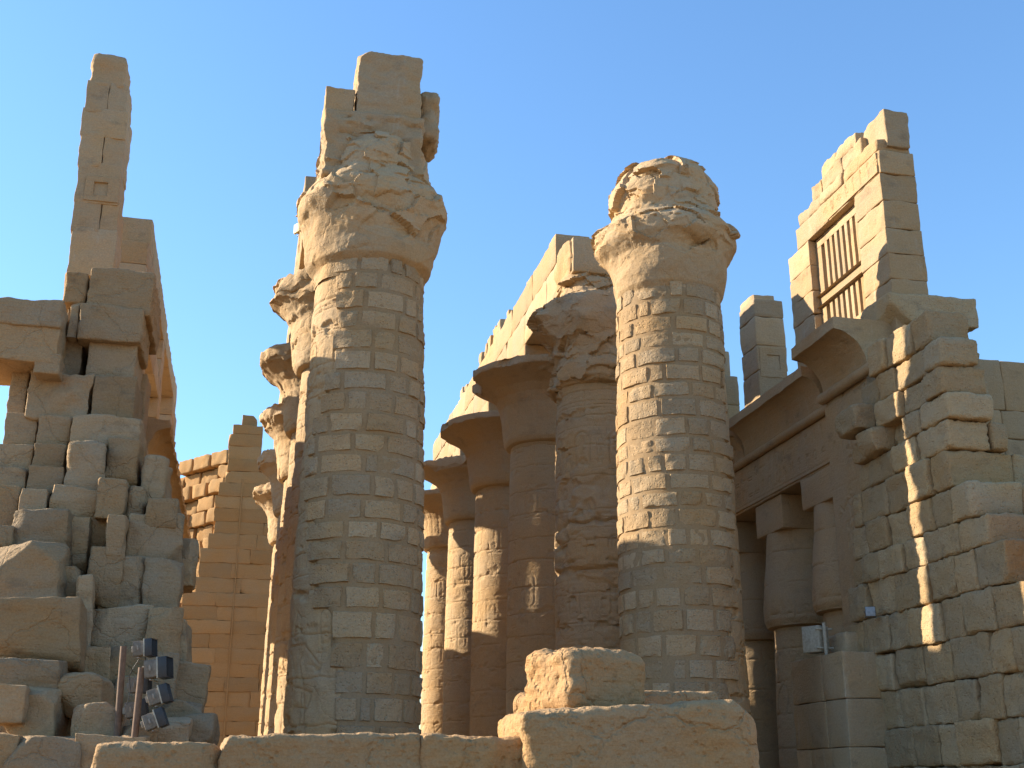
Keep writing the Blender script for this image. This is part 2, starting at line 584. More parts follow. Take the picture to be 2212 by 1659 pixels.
def revolve(mb, cx, cy, th, zs, rs_, disp, tint=0.5, z0=0.0, cap=True, squash=None):
    """th: angles (0 faces the camera, + to the right); zs, rs_: profile; disp(P, TH, Z, R) -> radial displacement"""
    t, r_ = col_frame(cx, cy)
    TH, Z = np.meshgrid(th, np.arange(len(zs)), indexing='ij')
    Zv = zs[Z]; Rv_ = rs_[Z]
    D = t[None, None, :] * np.cos(TH)[..., None] + r_[None, None, :] * np.sin(TH)[..., None]
    P = np.concatenate([np.array([cx, cy]) + D * Rv_[..., None], Zv[..., None]], -1)
    dd, dz = disp(P, TH, Zv, Rv_)
    Rn = np.maximum(Rv_ + dd, 0.02)
    P = np.concatenate([np.array([cx, cy]) + D * Rn[..., None], (Zv + dz)[..., None]], -1)
    tv = tint(P, TH, Zv) if callable(tint) else tint
    mb.add(P, grid_faces(len(th) - 1, len(zs) - 1), tv)

SH_Z = np.array([0, 0.8, 2.0, 5.0, 9.5, 12.5, 15.0, 16.0, 16.8])
SH_R = np.array([1.62, 1.80, 1.83, 1.80, 1.76, 1.70, 1.64, 1.61, 1.60])

def shaft(mb, cx, cy, seed, top=16.0, step=1.2, dzs=0.04, rough=1.0, relief=None, dam=None, rscale=1.0):
    rs = np.random.RandomState(seed)
    th = thetas(step)
    zs = np.arange(0, top + 1e-6, dzs)
    joints = [0.9]
    while joints[-1] < top: joints.append(joints[-1] + rs.uniform(0.9, 1.25))
    joints = np.array(joints)
    def disp(P, TH, Z, R):
        d = 0.030 * rough * fbm(P * 0.8, 4, seed) + 0.010 * rough * fbm(P * 4, 2, seed + 2)
        zz = Z + 0.05 * fbm(P * 1.7, 2, seed + 9)
        dist = np.min(np.abs(zz[..., None] - joints), -1)
        d -= 0.035 * (1 - sstep(0.01, 0.045, dist))
        chip = fbm(P * np.array([1.3, 1.3, 2.2]), 3, seed + 4)
        d -= (0.10 * rough) * sstep(0.30 if rough < 0.8 else 0.22, 0.5, chip) * (1 - sstep(0.10, 0.42, dist))
        d += 0.035 * (rough - 0.6) * ledge(P, 0.5, seed + 3, 0.35)
        # vertical joints of the half drums
        k = np.digitize(zz.ravel(), joints).reshape(zz.shape)
        ph = (k % 2) * 1.1 + 0.35 * np.sin(k * 2.3) - 0.6
        for off in (-math.pi * 0.5, 0, math.pi * 0.5):
            d -= 0.02 * (1 - sstep(0.006, 0.022, np.abs(TH - ph - off + 0.02 * fbm(P * 2, 1, seed))))
        if relief is not None:
            S = (TH + 1.5) * 1.75
            wear = sstep(-0.35, 0.1, fbm(P * 0.7, 2, seed + 21) + 0.12)
            d -= relief.sample(S, Z) * wear * (0.7 if rough < 0.8 else 1.0)
        if dam is not None:
            d += dam(P, TH, Z)
        return d * rscale, 0 * Z
    revolve(mb, cx, cy, th, zs, np.interp(zs, SH_Z, SH_R), disp, 0.5)

BELL = np.array([(1.60, 15.92), (1.84, 15.98), (1.93, 16.15), (1.97, 16.4), (1.99, 16.8), (2.03, 17.2), (2.1, 17.7), (2.26, 18.1), (2.55, 18.42),
                 (2.98, 18.7), (3.32, 18.88), (3.50, 18.98), (3.52, 19.1), (3.49, 19.27), (3.2, 19.32), (2.2, 19.35), (0.3, 19.36)])

def resample(prof, ds=0.045):
    d = np.r_[0, np.cumsum(np.hypot(*np.diff(prof, axis=0).T))]
    n = int(d[-1] / ds)
    s = np.linspace(0, d[-1], n)
    return np.interp(s, d, prof[:, 0]), np.interp(s, d, prof[:, 1])

def capital(mb, cx, cy, seed, prof=BELL, brk=None, amp=0.03, led=0.0, step=1.5, petals=True, ledh=0.3, lump=0.0, fac=0.0, fsize=0.8, smooth=None):
    r, z = resample(np.array(prof, float))
    def disp(P, TH, Z, R):
        d = amp * fbm(P * 0.9, 4, seed) + 0.01 * fbm(P * 5, 2, seed + 1)
        if lump: d = d + lump * fbm(P * 0.55, 2, seed + 31)
        rough_ = 1.0 if smooth is None else smooth(P, TH, Z)
        if led: d = d + led * ledge(P, ledh, seed + 2, 0.5) * rough_
        if fac: d = d + (fac * facet(P, seed, fsize) + fac * .28 * facet(P, seed + 50, fsize * .42)) * rough_
        if petals:
            w = sstep(16.3, 17.2, Z) * (1 - sstep(18.7, 19.0, Z))
            d = d - 0.018 * w * sstep(0.75, 1.0, np.abs(np.cos(TH * 14)))
        dz = 0 * Z
        if brk is not None:
            lim = brk(P, TH, Z)
            over = R + d - lim
            d = np.where(over > 0, lim - R + 0.12 * over, d)
            dz = np.where(over > 0, -0.10 * np.abs(over) + 0.12 * fbm(P * 2.2, 3, seed + 6), 0)
        return d, dz
    tn = 0.5
    if smooth is not None: tn = lambda P, TH, Z: 0.02 + 0.6 * smooth(P, TH, Z)
    revolve(mb, cx, cy, thetas(step), z, r, disp, tn)

ROWX = {'R': 12.7, 'L': 3.0}
YS = [34.1, 42.2, 50.5, 58.8, 67.1, 75.6]

def repair_stones(mb, cx, cy, z0, z1, lo, hi, seed, hmin=0.42, hmax=0.56, proj=0.09):
    """curved masonry of squared stones laid over the shaft; lo(z), hi(z): angular limits in degrees"""
    rs = np.random.RandomState(seed)
    t, r_ = col_frame(cx, cy)
    z = z0
    while z < z1 - 0.2:
        h = rs.uniform(hmin, hmax)
        if z < 6.5: h *= 1.2
        zb, zt = z, min(z + h, z1)
        R0 = np.interp((zb + zt) / 2, SH_Z, SH_R)
        a = lo((zb + zt) / 2) + rs.uniform(-5, 5)
        end = hi((zb + zt) / 2) + rs.uniform(-7, 7)
        while a < end:
            wdeg = math.degrees(rs.uniform(0.6, 1.3) / R0)
            if rs.rand() < 0.12: wdeg *= 0.55
            b = min(a + wdeg, end)
            if b - a < 6: break
            gap = 0.024
            n1 = 14; n2 = 10
            u = np.linspace(0, 1, n1 + 1); v = np.linspace(0, 1, n2 + 1)
            u = 0.5 - 0.5 * np.cos(u * math.pi) * np.abs(np.cos(u * math.pi)) ** -0.35 if False else u
            ue = np.r_[0, 0.012, 0.05, np.linspace(0.12, 0.88, n1 - 5), 0.95, 0.988, 1]
            ve = np.r_[0, 0.02, 0.08, np.linspace(0.18, 0.82, n2 - 5), 0.92, 0.98, 1]
            U, V = np.meshgrid(ue, ve, indexing='ij')
            wm = math.radians(b - a) * R0
            s = gap + U * (wm - 2 * gap); zz = zb + gap + V * (zt - zb - 2 * gap)
            sd = rs.rand() * 50
            Q = np.stack([s * 1.0 + a * 0.03, zz, np.full_like(s, sd)], -1)
            ed = np.minimum(np.minimum(s - gap, wm - gap - s), np.minimum(zz - zb - gap, zt - gap - zz))
            wob = 0.03
            s2 = s + wob * fbm(Q * 2.3, 2, 1) * (1 if True else 0)
            z2 = zz + wob * fbm(Q * 2.3, 2, 7)
            edge = sstep(-0.002, 0.045, ed)
            pr = proj * rs.uniform(0.75, 1.25)
            rough = 0.03 * rs.uniform(.4, 1.5) * fbm(Q * 4.6, 3, 3) + 0.024 * fbm(Q * 1.4, 2, 5)
            hh = -0.05 + edge * (pr + 0.05 + rough)
            if rs.rand() < 0.18:      # broken corner
                k0, k1 = rs.choice([0, 1]), rs.choice([0, 1])
                cc = np.abs(U - k0) * wm + np.abs(V - k1) * (zt - zb)
                hh -= 0.07 * (1 - sstep(0.12, 0.30, cc + 0.08 * fbm(Q * 3, 2, 2)))
            TH = math.radians(a) + s2 / R0
            D = t[None, None] * np.cos(TH)[..., None] + r_[None, None] * np.sin(TH)[..., None]
            P = np.concatenate([np.array([cx, cy]) + D * (R0 + hh)[..., None], z2[..., None]], -1)
            mb.add(P, grid_faces(len(ue) - 1, len(ve) - 1), rs.rand())
            a = b
        z = zt

def shell(mb, cx, cy, z0, z1, lo, hi, off, seed):
    """mortar bed behind the repair stones"""
    t, r_ = col_frame(cx, cy)
    zs = np.arange(z0, z1, 0.12)
    n = 60
    TH = np.radians(np.stack([np.linspace(lo(z) + 3 + 4 * math.sin(z * 3.3), hi(z) - 3 + 4 * math.sin(z * 2.7), n) for z in zs], 1))
    Z = np.broadcast_to(zs, TH.shape)
    R = np.interp(Z, SH_Z, SH_R)
    u = np.linspace(0, 1, n)[:, None]
    v = np.linspace(0, 1, len(zs))[None, :]
    e = np.minimum(sstep(0, 0.04, u) * sstep(0, 0.04, 1 - u), sstep(0, 0.01, v) * sstep(0, 0.01, 1 - v))
    D = t[None, None] * np.cos(TH)[..., None] + r_[None, None] * np.sin(TH)[..., None]
    P = np.concatenate([np.array([cx, cy]) + D * R[..., None], Z[..., None]], -1)
    rr = R - 0.08 + e * (off + 0.08 + 0.02 * fbm(P * 1.5, 3, seed))
    P = np.concatenate([np.array([cx, cy]) + D * rr[..., None], Z[..., None]], -1)
    mb.add(P, grid_faces(n - 1, len(zs) - 1), 0.5)

def make_column(row, i, label, brk=None, capprof=BELL, capkw=None, shaftkw=None, abacus=(19.36, 20.5, 1.3), capmat=None):
    cx, cy = ROWX[row], YS[i]
    root = empty('papyrus_column', (cx, cy, 0), label, 'column', 'great papyrus columns of the nave')
    far = i >= 3
    m = MB()
    kw = dict(step=1.2 if not far else 1.8, dzs=0.04 if not far else 0.055)
    kw.update(shaftkw or {})
    shaft(m, cx, cy, 100 + i * 7 + (50 if row == 'L' else 0), **kw)
    m.build('shaft', S_COL, root, angle=50)
    m = MB()
    ck = dict(seed=30 + i * 5 + (60 if row == 'L' else 0))
    ck.update(capkw or {})
    capital(m, cx, cy, prof=capprof, brk=brk, **ck)
    m.build('capital', capmat or S_COL, root, angle=42)
    if abacus:
        m = MB()
        z0, z1, h = abacus
        stone(m, (cx, cy, (z0 + z1) / 2), (2 * h, 2 * h, z1 - z0), 0.08, 0.04, cuts=3, cell=0.25, cutd=(.85, .98))
        m.build('abacus', S_COL, root)
    base = MB()
    revolve(base, cx, cy, thetas(4), np.array([0, 0.0, 0.45, 0.55, 0.56]), np.array([0.1, 2.35, 2.3, 2.2, 1.4]), lambda P, T, Z, R: (0.02 * fbm(P, 2, 1), 0 * Z))
    base.build('column_base', S_COL, root)
    return root

# nearest left column -------------------------------------------------
def l1dam(P, TH, Z):
    return -0.05 * sstep(0.1, 0.5, fbm(P * 0.6, 3, 77))
L1_PROF = [(1.58, 15.9), (1.62, 16.35), (1.84, 16.55), (1.93, 16.95), (2.0, 17.4), (2.08, 17.8), (2.18, 18.2), (2.24, 18.5), (2.18, 18.9), (1.95, 19.2), (1.74, 19.5), (1.66, 20.0), (1.6, 20.5), (1.5, 20.7), (.4, 20.75)]
L1 = make_column('L', 0, 'nearest left column, brick repaired, carrying stepped broken architrave blocks on its head', capprof=L1_PROF,
                 capkw=dict(amp=0.05, led=0.07, petals=False, step=1.0, ledh=0.6, lump=0.16, fac=0.22, fsize=0.95, smooth=lambda P, T, Z: 0.15 + 0.85 * sstep(17.2, 18.0, Z + 0.5 * np.sin(T * 2 + 0.6) + .5 * fbm(P * .6, 2, 3))), abacus=None, shaftkw=dict(relief=column_relief(3), step=1.0, dzs=0.035, dam=l1dam, top=16.8))
cx, cy = ROWX['L'], YS[0]
lo = lambda z: np.interp(z, [0, 3.6, 5.6, 6.3, 7.6, 9, 10.5, 12, 12.9, 14.4, 16.4], [-10, -17, -21, -40, -44, -58, -60, -50, -33, -36, -45])
hi = lambda z: 165.0
mt = MB(); shell(mt, cx, cy, 1.6, 16.45, lo, hi, 0.05, 4); mt.build('repair_mortar', S_MORTAR, L1, angle=60)
mb = MB(); repair_stones(mb, cx, cy, 1.7, 16.5, lo, hi, 21, hmin=.54, hmax=.68, proj=.088); mb.build('repair_stones', S_BRICK, L1, angle=50)

# nearest right column ------------------------------------------------
R1_PROF = [(1.58, 15.9), (1.62, 16.4), (1.76, 16.6), (1.84, 16.95), (1.9, 17.4), (1.95, 17.75), (2.1, 17.95), (2.28, 18.2), (2.32, 18.65), (2.12, 18.9), (1.86, 19.05), (1.74, 19.35),
           (1.72, 20.1), (1.66, 20.6), (1.45, 20.95), (1.05, 21.2), (0.5, 21.32), (0.05, 21.34)]
R1 = make_column('R', 0, 'nearest right column, brick repaired from foot to neck, broken rounded capital with nothing on top', capprof=R1_PROF,
                 capkw=dict(amp=0.05, led=0.06, petals=False, step=1.0, ledh=0.6, lump=0.12, seed=47, fac=0.22, fsize=0.9, smooth=lambda P, T, Z: 0.12 + 0.88 * sstep(17.6, 18.3, Z + 0.3 * np.sin(T * 3) + .4 * fbm(P * .6, 2, 3))), abacus=None, shaftkw=dict(relief=column_relief(9), step=1.0, dzs=0.035, top=16.8))
cx, cy = ROWX['R'], YS[0]
lo = lambda z: -170.0
hi = lambda z: np.interp(z, [0, 3, 5, 7, 9, 12, 14, 16.3], [38, 44, 50, 58, 66, 72, 75, 170])
mt = MB(); shell(mt, cx, cy, 1.0, 16.5, lo, hi, 0.05, 5); mt.build('repair_mortar', S_MORTAR, R1, angle=60)
mb = MB(); repair_stones(mb, cx, cy, 1.0, 16.6, lo, hi, 33, hmin=0.50, hmax=0.62, proj=.085); mb.build('repair_stones', S_BRICK, R1, angle=50)

# second right column: shattered capital ------------------------------
def r2dam(P, TH, Z):
    d = -0.16 * np.exp(-((Z - 8.9 + 0.15 * fbm(P * 1.2, 2, 3)) / 0.10) ** 2)
    d -= 0.14 * np.exp(-((Z - 10.6 + 0.2 * fbm(P * 1.2, 2, 5)) / 0.08) ** 2)
    d -= 0.12 * sstep(0.2, 0.5, fbm(P * 0.7, 3, 91)) * sstep(8, 9, Z) * (1 - sstep(12, 14, Z))
    return d
def brk_r2(P, TH, Z):
    return 1.95 + 0.4 * fbm(P * np.array([.5, .5, .2]), 2, 12) + 1.0 * np.exp(-((TH + 1.35) / 0.35) ** 2)
R2_PROF = [(1.60, 15.9), (1.84, 15.95), (1.93, 16.15), (1.95, 16.5), (1.85, 16.9), (1.8, 17.4), (1.85, 17.8), (2.2, 18.2), (2.5, 18.5), (2.75, 18.8), (2.6, 19.0), (2.1, 19.4), (1.6, 19.7), (1.45, 20.3), (1.2, 20.6), (0.2, 20.65)]
R2 = make_column('R', 1, 'second right column, cracked shaft and shattered capital, half behind the nearest right column', brk=brk_r2, capprof=R2_PROF,
                 capkw=dict(amp=0.06, led=0.06, petals=False, step=1.2, ledh=0.7, lump=0.2, fac=0.32, fsize=0.9), abacus=None, shaftkw=dict(relief=column_relief(5), dam=r2dam, rough=1.15))

LBL_R = {2: 'third right column with the widest flaring rim, standing left of the cracked column',
         3: 'fourth right column with a broad drooping rim catching a tall strip of sun',
         4: 'fifth right column, rim notched at its left edge, sunlit shaft with long shadow at foot',
         5: 'farthest right column, shaft sunlit to the foot beside the nearest left column'}
for i in (2, 3, 4, 5):
    sd_ = 40 + i
    b_ = (lambda s_: (lambda P, TH, Z: 3.5 - 0.55 * sstep(0.1, 0.5, fbm(P * np.array([.45, .45, .1]), 2, s_))))(sd_)
    make_column('R', i, LBL_R[i], brk=b_, capkw=dict(amp=0.04), shaftkw=dict(relief=column_relief(i * 3 + 1), rough=0.5))
LBL_L = {1: 'second left column, ragged rim broken off short, just behind the nearest left column',
         2: 'third left column with dark jagged rim jutting left and deep fluted bell',
         3: 'fourth left column with dark broken rim above a narrow sunlit shaft',
         4: 'fifth left column, pale crumbling rim close against the orange gateway',
         5: 'farthest left column with slender sunlit bell and chipped rim'}
for i in (1, 2, 3, 4, 5):
    b_ = (lambda s_, rr: (lambda P, TH, Z: rr + 0.35 * fbm(P * np.array([.55, .55, .5]), 3, s_)))(60 + i * 3, [0, 2.6, 3.1, 2.75, 2.75, 3.0][i])
    make_column('L', i, LBL_L[i], brk=b_, capkw=dict(amp=0.05, fac=0.06, petals=(i == 2)), shaftkw=dict(relief=column_relief(i * 3 + 2) if i in (1, 5) else None))

# ------------------------------------------------------------------ architraves over the great columns
def wall_blocks(mb, axis_, c0, c1, zs, lo, hi, blen=(1.2, 2.0), seed=0, rnd=0.03, amp=0.012, cell=0.35, holes=(), jig=0.015, cuts=0, led=0.0, fine=0.0, gap=0.012, freq=1.6, prob=1.0):
    """courses of squared blocks. axis_ 'X': wall runs along Y between planes x=c0..c1; 'Y': runs along X between planes y=c0..c1"""
    rs = np.random.RandomState(seed)
    for k in range(len(zs) - 1):
        zb, zt = zs[k], zs[k + 1]
        zm = (zb + zt) / 2
        a, e = lo(zm), hi(zm)
        if e - a < 0.15: continue
        segs = [(a, e)]
        for (h0, h1, hz0, hz1) in holes:
            if zm > hz0 and zm < hz1:
                ns = []
                for s0, s1 in segs:
                    if h1 <= s0 or h0 >= s1: ns.append((s0, s1))
                    else:
                        if h0 - s0 > 0.08: ns.append((s0, h0))
                        if s1 - h1 > 0.08: ns.append((h1, s1))
                segs = ns
        for s0, s1 in segs:
            p = s0
            while p < s1 - 1e-3:
                q = p + rs.uniform(*blen)
                if s1 - q < blen[0] * 0.5: q = s1
                q = min(q, s1)
                jj = rs.uniform(-jig, jig, 2)
                if rs.rand() <= prob:
                    s_c = (p + q) / 2; s_l = q - p - gap
                    t_c = (c0 + c1) / 2 + (jj[0] + jj[1]) / 2; t_l = (c1 - c0) + jj[1] - jj[0]
                    c_ = (t_c, s_c, zm) if axis_ == 'X' else (s_c, t_c, zm)
                    sz = (t_l, s_l, zt - zb - gap) if axis_ == 'X' else (s_l, t_l, zt - zb - gap)
                    stone(mb, c_, sz, rnd, amp, freq, cuts if rs.rand() < 0.5 else 0, cell, seed=rs.rand() * 60, tint=rs.rand(), led=led, fine=fine, cutd=(.86, .98))
                p = q

def course_list(a, b, h, seed=0, var=0.12):
    rs = np.random.RandomState(seed)
    z = [a]
    while z[-1] < b - h * 0.6: z.append(z[-1] + h * rs.uniform(1 - var, 1 + var))
    z[-1] = b
    return z

ar = empty('architrave', (12.7, 58, 19.36), 'long sunlit stone beam carried by the right row of columns, rubble along its top', 'architrave')
m = MB()
wall_blocks(m, 'X', 11.45, 13.95, [20.5, 22.0, 23.3], lambda z: 41.0 if z < 22 else 43.7, lambda z: 76.5, blen=(4.0, 4.3), seed=4, rnd=0.05, amp=0.05, cell=0.35, cuts=1)
m.build('beam_blocks', S_WALL, ar)
m = MB()
for (yy, xx, s_) in ((44.6, 12.2, (1.3, 1.2, .22)), (44.9, 12.4, (1.5, 1.0, .2))):
    stone(m, (xx, yy, 23.42 + (0.2 if s_[2] == .2 else 0)), s_, 0.04, 0.03, cuts=2)
m.build('top_slab', S_WALL, ar)
rs = np.random.RandomState(8)
for yy in (49.6, 53.2, 55.5, 56.2, 57.1, 57.9, 58.7, 60.0, 64.5, 66.2):
    h_ = rs.uniform(.3, .8) * (1.5 if 55 < yy < 59 else .8)
    m = MB()
    stone(m, (11.85 + rs.uniform(-.1, .2), yy, 23.3 + h_ / 2 - .03), (.7, rs.uniform(.5, .9), h_), .08, .06, cuts=3, cell=.15)
    m.build('rubble_stone', S_WALL, ar)
m = MB()
stone(m, (12.3, 42.3, 21.3), (1.9, 2.3, 1.5), .12, .10, cuts=4, cell=.15, led=.05)
stone(m, (11.9, 41.5, 20.9), (1.0, .9, .8), .2, .08, cuts=3, cell=.12)
tag(m.build('architrave_block', S_WALL), 'rough block stranded on the shattered capital behind the nearest right column', 'stone block')

al = empty('architrave', (3, 60, 20.5), 'broken stone beam over the left row of columns, seen end on behind the near column', 'architrave')
m = MB()
wall_blocks(m, 'X', 1.06, 4.3, [20.5, 22.0, 23.2], lambda z: 39.6 if z < 22 else 40.6, lambda z: 76.5, blen=(4.0, 4.3), seed=14, rnd=0.05, amp=0.05, cell=0.4, cuts=1)
m.build('beam_blocks', S_WALL, al)

# blocks standing on the nearest left column
def pblock(label, x0, y0, x1, y1, Y, depth, name='architrave_block', cat='stone block', mat=None, group=None, **kw):
    a = onY(x0, y1, Y); b = onY(x1, y0, Y)
    m = MB()
    kw.setdefault('rnd', .05); kw.setdefault('amp', .04); kw.setdefault('cell', .15)
    stone(m, ((a[0] + b[0]) / 2, Y + depth / 2, (a[2] + b[2]) / 2), (b[0] - a[0], depth, b[2] - a[2]), **kw)
    return tag(m.build(name, mat or S_WALL), label, cat, group)
pblock('wide cracked block resting directly on the head of the nearest left column', 697, 258, 914, 372, 32.75, 2.6, led=.10, cuts=3, amp=.09, cell=.07, seed=3.3, cutd=(.86, .96), fine=.012)
pblock('small squared block on the left shoulder beside the topmost block', 701, 194, 767, 260, 32.9, 2.4, rnd=.04, amp=.05, cuts=2, cell=.08, fine=.01, seed=7, cutd=(.9, .98))
pblock('topmost tall block crowning the nearest left column', 769, 126, 913, 262, 32.85, 2.3, rnd=.05, amp=.06, led=.035, cuts=3, cell=.07, fine=.012, seed=5, cutd=(.90, .98))
pblock('dark weathered knob of stone jutting right below the topmost block', 905, 196, 950, 300, 33.2, 1.7, rnd=.25, amp=.16, cuts=4, cell=.1, seed=9)

# ------------------------------------------------------------------ right clerestory
XF = 19.5                                   # plane of the inner face
right = empty('clerestory_wall', (21.7, 38, 16.4), 'tall sunlit wall fragment with a slotted stone window grille', 'wall')
prof_px = [(1752, 361), (1745, 430), (1722, 462), (1720, 530), (1703, 552), (1706, 620), (1716, 720), (1727, 838)]
pp = [onX(a, b, XF) for a, b in prof_px]
pz = np.array([p[2] for p in pp])[::-1]; py = np.array([p[1] for p in pp])[::-1]
far_edge = lambda z: float(np.interp(z, pz, py))
wl, wr = onX(1746, 520, XF)[1], onX(1845, 425, XF)[1]
zl = onX(1845, 425, XF)[2]
wins = (wr, wl, 14.0, zl)
zs_lo = [15.2, 16.2, 17.1, 18.0, 18.9, 19.9, zl]
m = MB()
wall_blocks(m, 'X', XF, XF + 1.3, zs_lo, lambda z: 31.95, far_edge, blen=(1.3, 2.2), seed=3, holes=[wins], rnd=.03, amp=.035, cell=.13, cuts=1)
wall_blocks(m, 'X', XF, XF + 1.3, [zl, zl + .85], lambda z: 31.9, far_edge, blen=(3.6, 4.2), seed=5, rnd=.04, amp=.03, cell=.25, cuts=1)
wall_blocks(m, 'X', XF, XF + 1.25, [zl + .85, zl + 1.35], lambda z: 32.0, lambda z: far_edge(z) - 0.1, blen=(1.0, 2.6), seed=6, rnd=.08, amp=.08, cell=.15, cuts=2)
wall_blocks(m, 'X', XF + .12, XF + 1.25, [zl + 1.35, zl + 2.0], lambda z: 33.1, lambda z: far_edge(z) - .05, blen=(1.4, 2.4), seed=9, rnd=.07, amp=.08, cell=.11, cuts=3)
wall_blocks(m, 'X', XF + .2, XF + 1.2, [zl + 2.0, zl + 2.55], lambda z: 33.6, lambda z: far_edge(z) - .5, blen=(1.2, 2.6), seed=12, rnd=.08, amp=.10, cell=.11, cuts=3)
stone(m, (XF + .8, 32.6, zl + 1.7), (.9, 1.5, 1.4), .06, .06, cuts=3, cell=.15, seed=4)
m.build('wall', S_WALL, right)
# carved signs on the lintel zone: raised as shallow incisions in a facing slab
def relief_panel(mb, p0, du, dv, W, H, R, nrm, step=0.035, seed=1, amp=0.012, tint=.5):
    nu, nv = int(W / step), int(H / step)
    U, V = np.meshgrid(np.linspace(0, W, nu + 1), np.linspace(0, H, nv + 1), indexing='ij')
    P = np.array(p0) + U[..., None] * np.array(du) + V[..., None] * np.array(dv)
    d = amp * fbm(P * 1.2, 3, seed) - R.sample(U, V)
    e = np.minimum(np.minimum(U, W - U), np.minimum(V, H - V))
    d = d - 0.15 * (1 - sstep(0, 0.03, e))
    mb.add(P + np.array(nrm) * d[..., None], grid_faces(nu, nv), tint)
rs = np.random.RandomState(2)
R_ = Relief(5.0, .8)
for k in range(9):
    R_.glyph(rs.randint(14), .1 + k * .52, .1, .38, .6, .022, .03)
m = MB()
relief_panel(m, (XF - .03, 36.0, zl + .03), (0, -1, 0), (0, 0, 1), 4.0, .78, R_, (-1, 0, 0), step=.028)
m.build('carved_lintel', S_WALL, right, angle=60)
# grille
gx0, gx1 = XF + .28, XF + .75
m = MB()
ns = 8
zt1 = onX(1846, 463, XF + .28)[2]; zb1 = onX(1857, 569, XF + .28)[2]; zt2 = onX(1859, 597, XF + .28)[2]
W_ = wl - wr
for (za, zb) in ((zb1, zt1), (15.3, zt2)):
    for k in range(ns + 1):
        pitch = (W_ - .5) / ns
        yc = wr + .12 + k * pitch if k > 0 else wr + .08
        if k == 0: stone(m, ((gx0 + gx1) / 2, wr + .09, (za + zb) / 2), (gx1 - gx0, .18, zb - za), .02, .008, cell=.3)
        elif k == ns: stone(m, ((gx0 + gx1) / 2, wl - .2, (za + zb) / 2), (gx1 - gx0, .4, zb - za), .02, .008, cell=.3)
        else: stone(m, ((gx0 + gx1) / 2, wr + .18 + k * pitch - .06, (za + zb) / 2), (gx1 - gx0, pitch * .52, zb - za), .02, .008, cell=.3)
stone(m, ((gx0 + gx1) / 2, (wl + wr) / 2, (zl + zt1) / 2), (gx1 - gx0, W_, zl - zt1), .02, .01, cell=.3)
stone(m, ((gx0 + gx1) / 2, (wl + wr) / 2, (zb1 + zt2) / 2), (gx1 - gx0 + .01, W_, zt2 - zb1), .02, .01, cell=.3)
m.build('window_grille', S_WALL, right)

def pier(label, Y0, Y1, x0, x1, z0, z1, seed, side, **kw):
    m = MB()
    wall_blocks(m, 'X', x0, x1, course_list(z0, z1, 1.15, seed), lambda z: Y0, lambda z: Y1, blen=(3, 4), seed=seed, rnd=.05, amp=.03, cell=.15, cuts=2, **kw)
    return m
m = pier('', 42.6, 44.2, 19.6, 20.9, 15.3, 20.75, 5, 1)
stone(m, (20.15, 43.5, 20.85), (1.0, 1.3, .4), .06, .05, cuts=2, seed=2)
npan = Relief(1.2, 1.3); npan.a[int(.38 / .016):int(.98 / .016), int(.36 / .016):int(.9 / .016)] = .14
relief_panel(m, (19.66, 42.57, 17.3), (1, 0, 0), (0, 0, 1), 1.2, 1.3, npan, (0, -1, 0), step=.03)
tag(m.build('clerestory_pier', S_WALL), 'free standing square pier with a square niche, between the right column and the grille wall', 'pier')
m = pier('', 47.4, 49.0, 19.6, 20.8, 15.3, 19.05, 6, 1)
stone(m, (20.0, 48.1, 19.6), (1.0, 1.2, 1.3), .05, .04, cuts=2, seed=12)
wall_blocks(m, 'X', 19.6, 20.8, [15.3, 16.2], lambda z: 44.3, lambda z: 47.3, seed=4)
tag(m.build('clerestory_pier', S_WALL), 'grey pier partly hidden behind the edge of the nearest right column', 'pier')
# niche plate on the near pier: a recessed square framed by four strips
# ------------------------------------------------------------------ right entablature with cavetto cornice
def extrude_profile(mb, prof, ya, yb, seed, amp=0.03, step=0.12, tint=.5, mirror=None, brk=0.0):
    """prof: list of (x, z); swept along Y"""
    pr = np.array(prof, float)
    d = np.r_[0, np.cumsum(np.hypot(*np.diff(pr, axis=0).T))]
    s = np.unique(np.r_[d, np.arange(0, d[-1], 0.08)])
    X = np.interp(s, d, pr[:, 0]); Z = np.interp(s, d, pr[:, 1])
    ys = np.arange(ya, yb + step, step); ys[-1] = yb
    Yg, K = np.meshgrid(ys, np.arange(len(s)), indexing='ij')
    P = np.stack([X[K], Yg, Z[K]], -1)
    n = amp * fbm(P * 1.1, 4, seed)
    cxx = pr[:, 0].mean()
    P[..., 0] += n * np.sign(P[..., 0] - cxx) + 0
    P[..., 2] += amp * 0.6 * fbm(P * 1.4, 3, seed + 5)
    mb.add(P, grid_faces(len(ys) - 1, len(s) - 1), tint)
    for e, fl in ((0, 1), (-1, 0)):            # end caps: fan towards the centroid
        ring = P[e]
        c = ring.mean(0)
        rows = np.stack([ring, c + (ring - c) * .5, c + (ring - c) * .02], 0)
        mb.add(rows, grid_faces(2, len(s) - 1, flip=bool(fl)), tint)

def cornice_prof(xf, s, zb, zt, proj, back=1.6):
    """s=-1: projects towards -X"""
    h = zt - zb
    pts = [(xf - s * back, zb), (xf, zb)]
    for t in np.linspace(0, 1, 9):
        pts.append((xf + s * proj * (1 - math.cos(t * math.pi / 2)) * 1.0, zb + h * .78 * math.sin(t * math.pi / 2) * .97))
    pts += [(xf + s * proj, zt - h * .22), (xf + s * proj, zt), (xf - s * back, zt), (xf - s * back, zb)]
    return pts

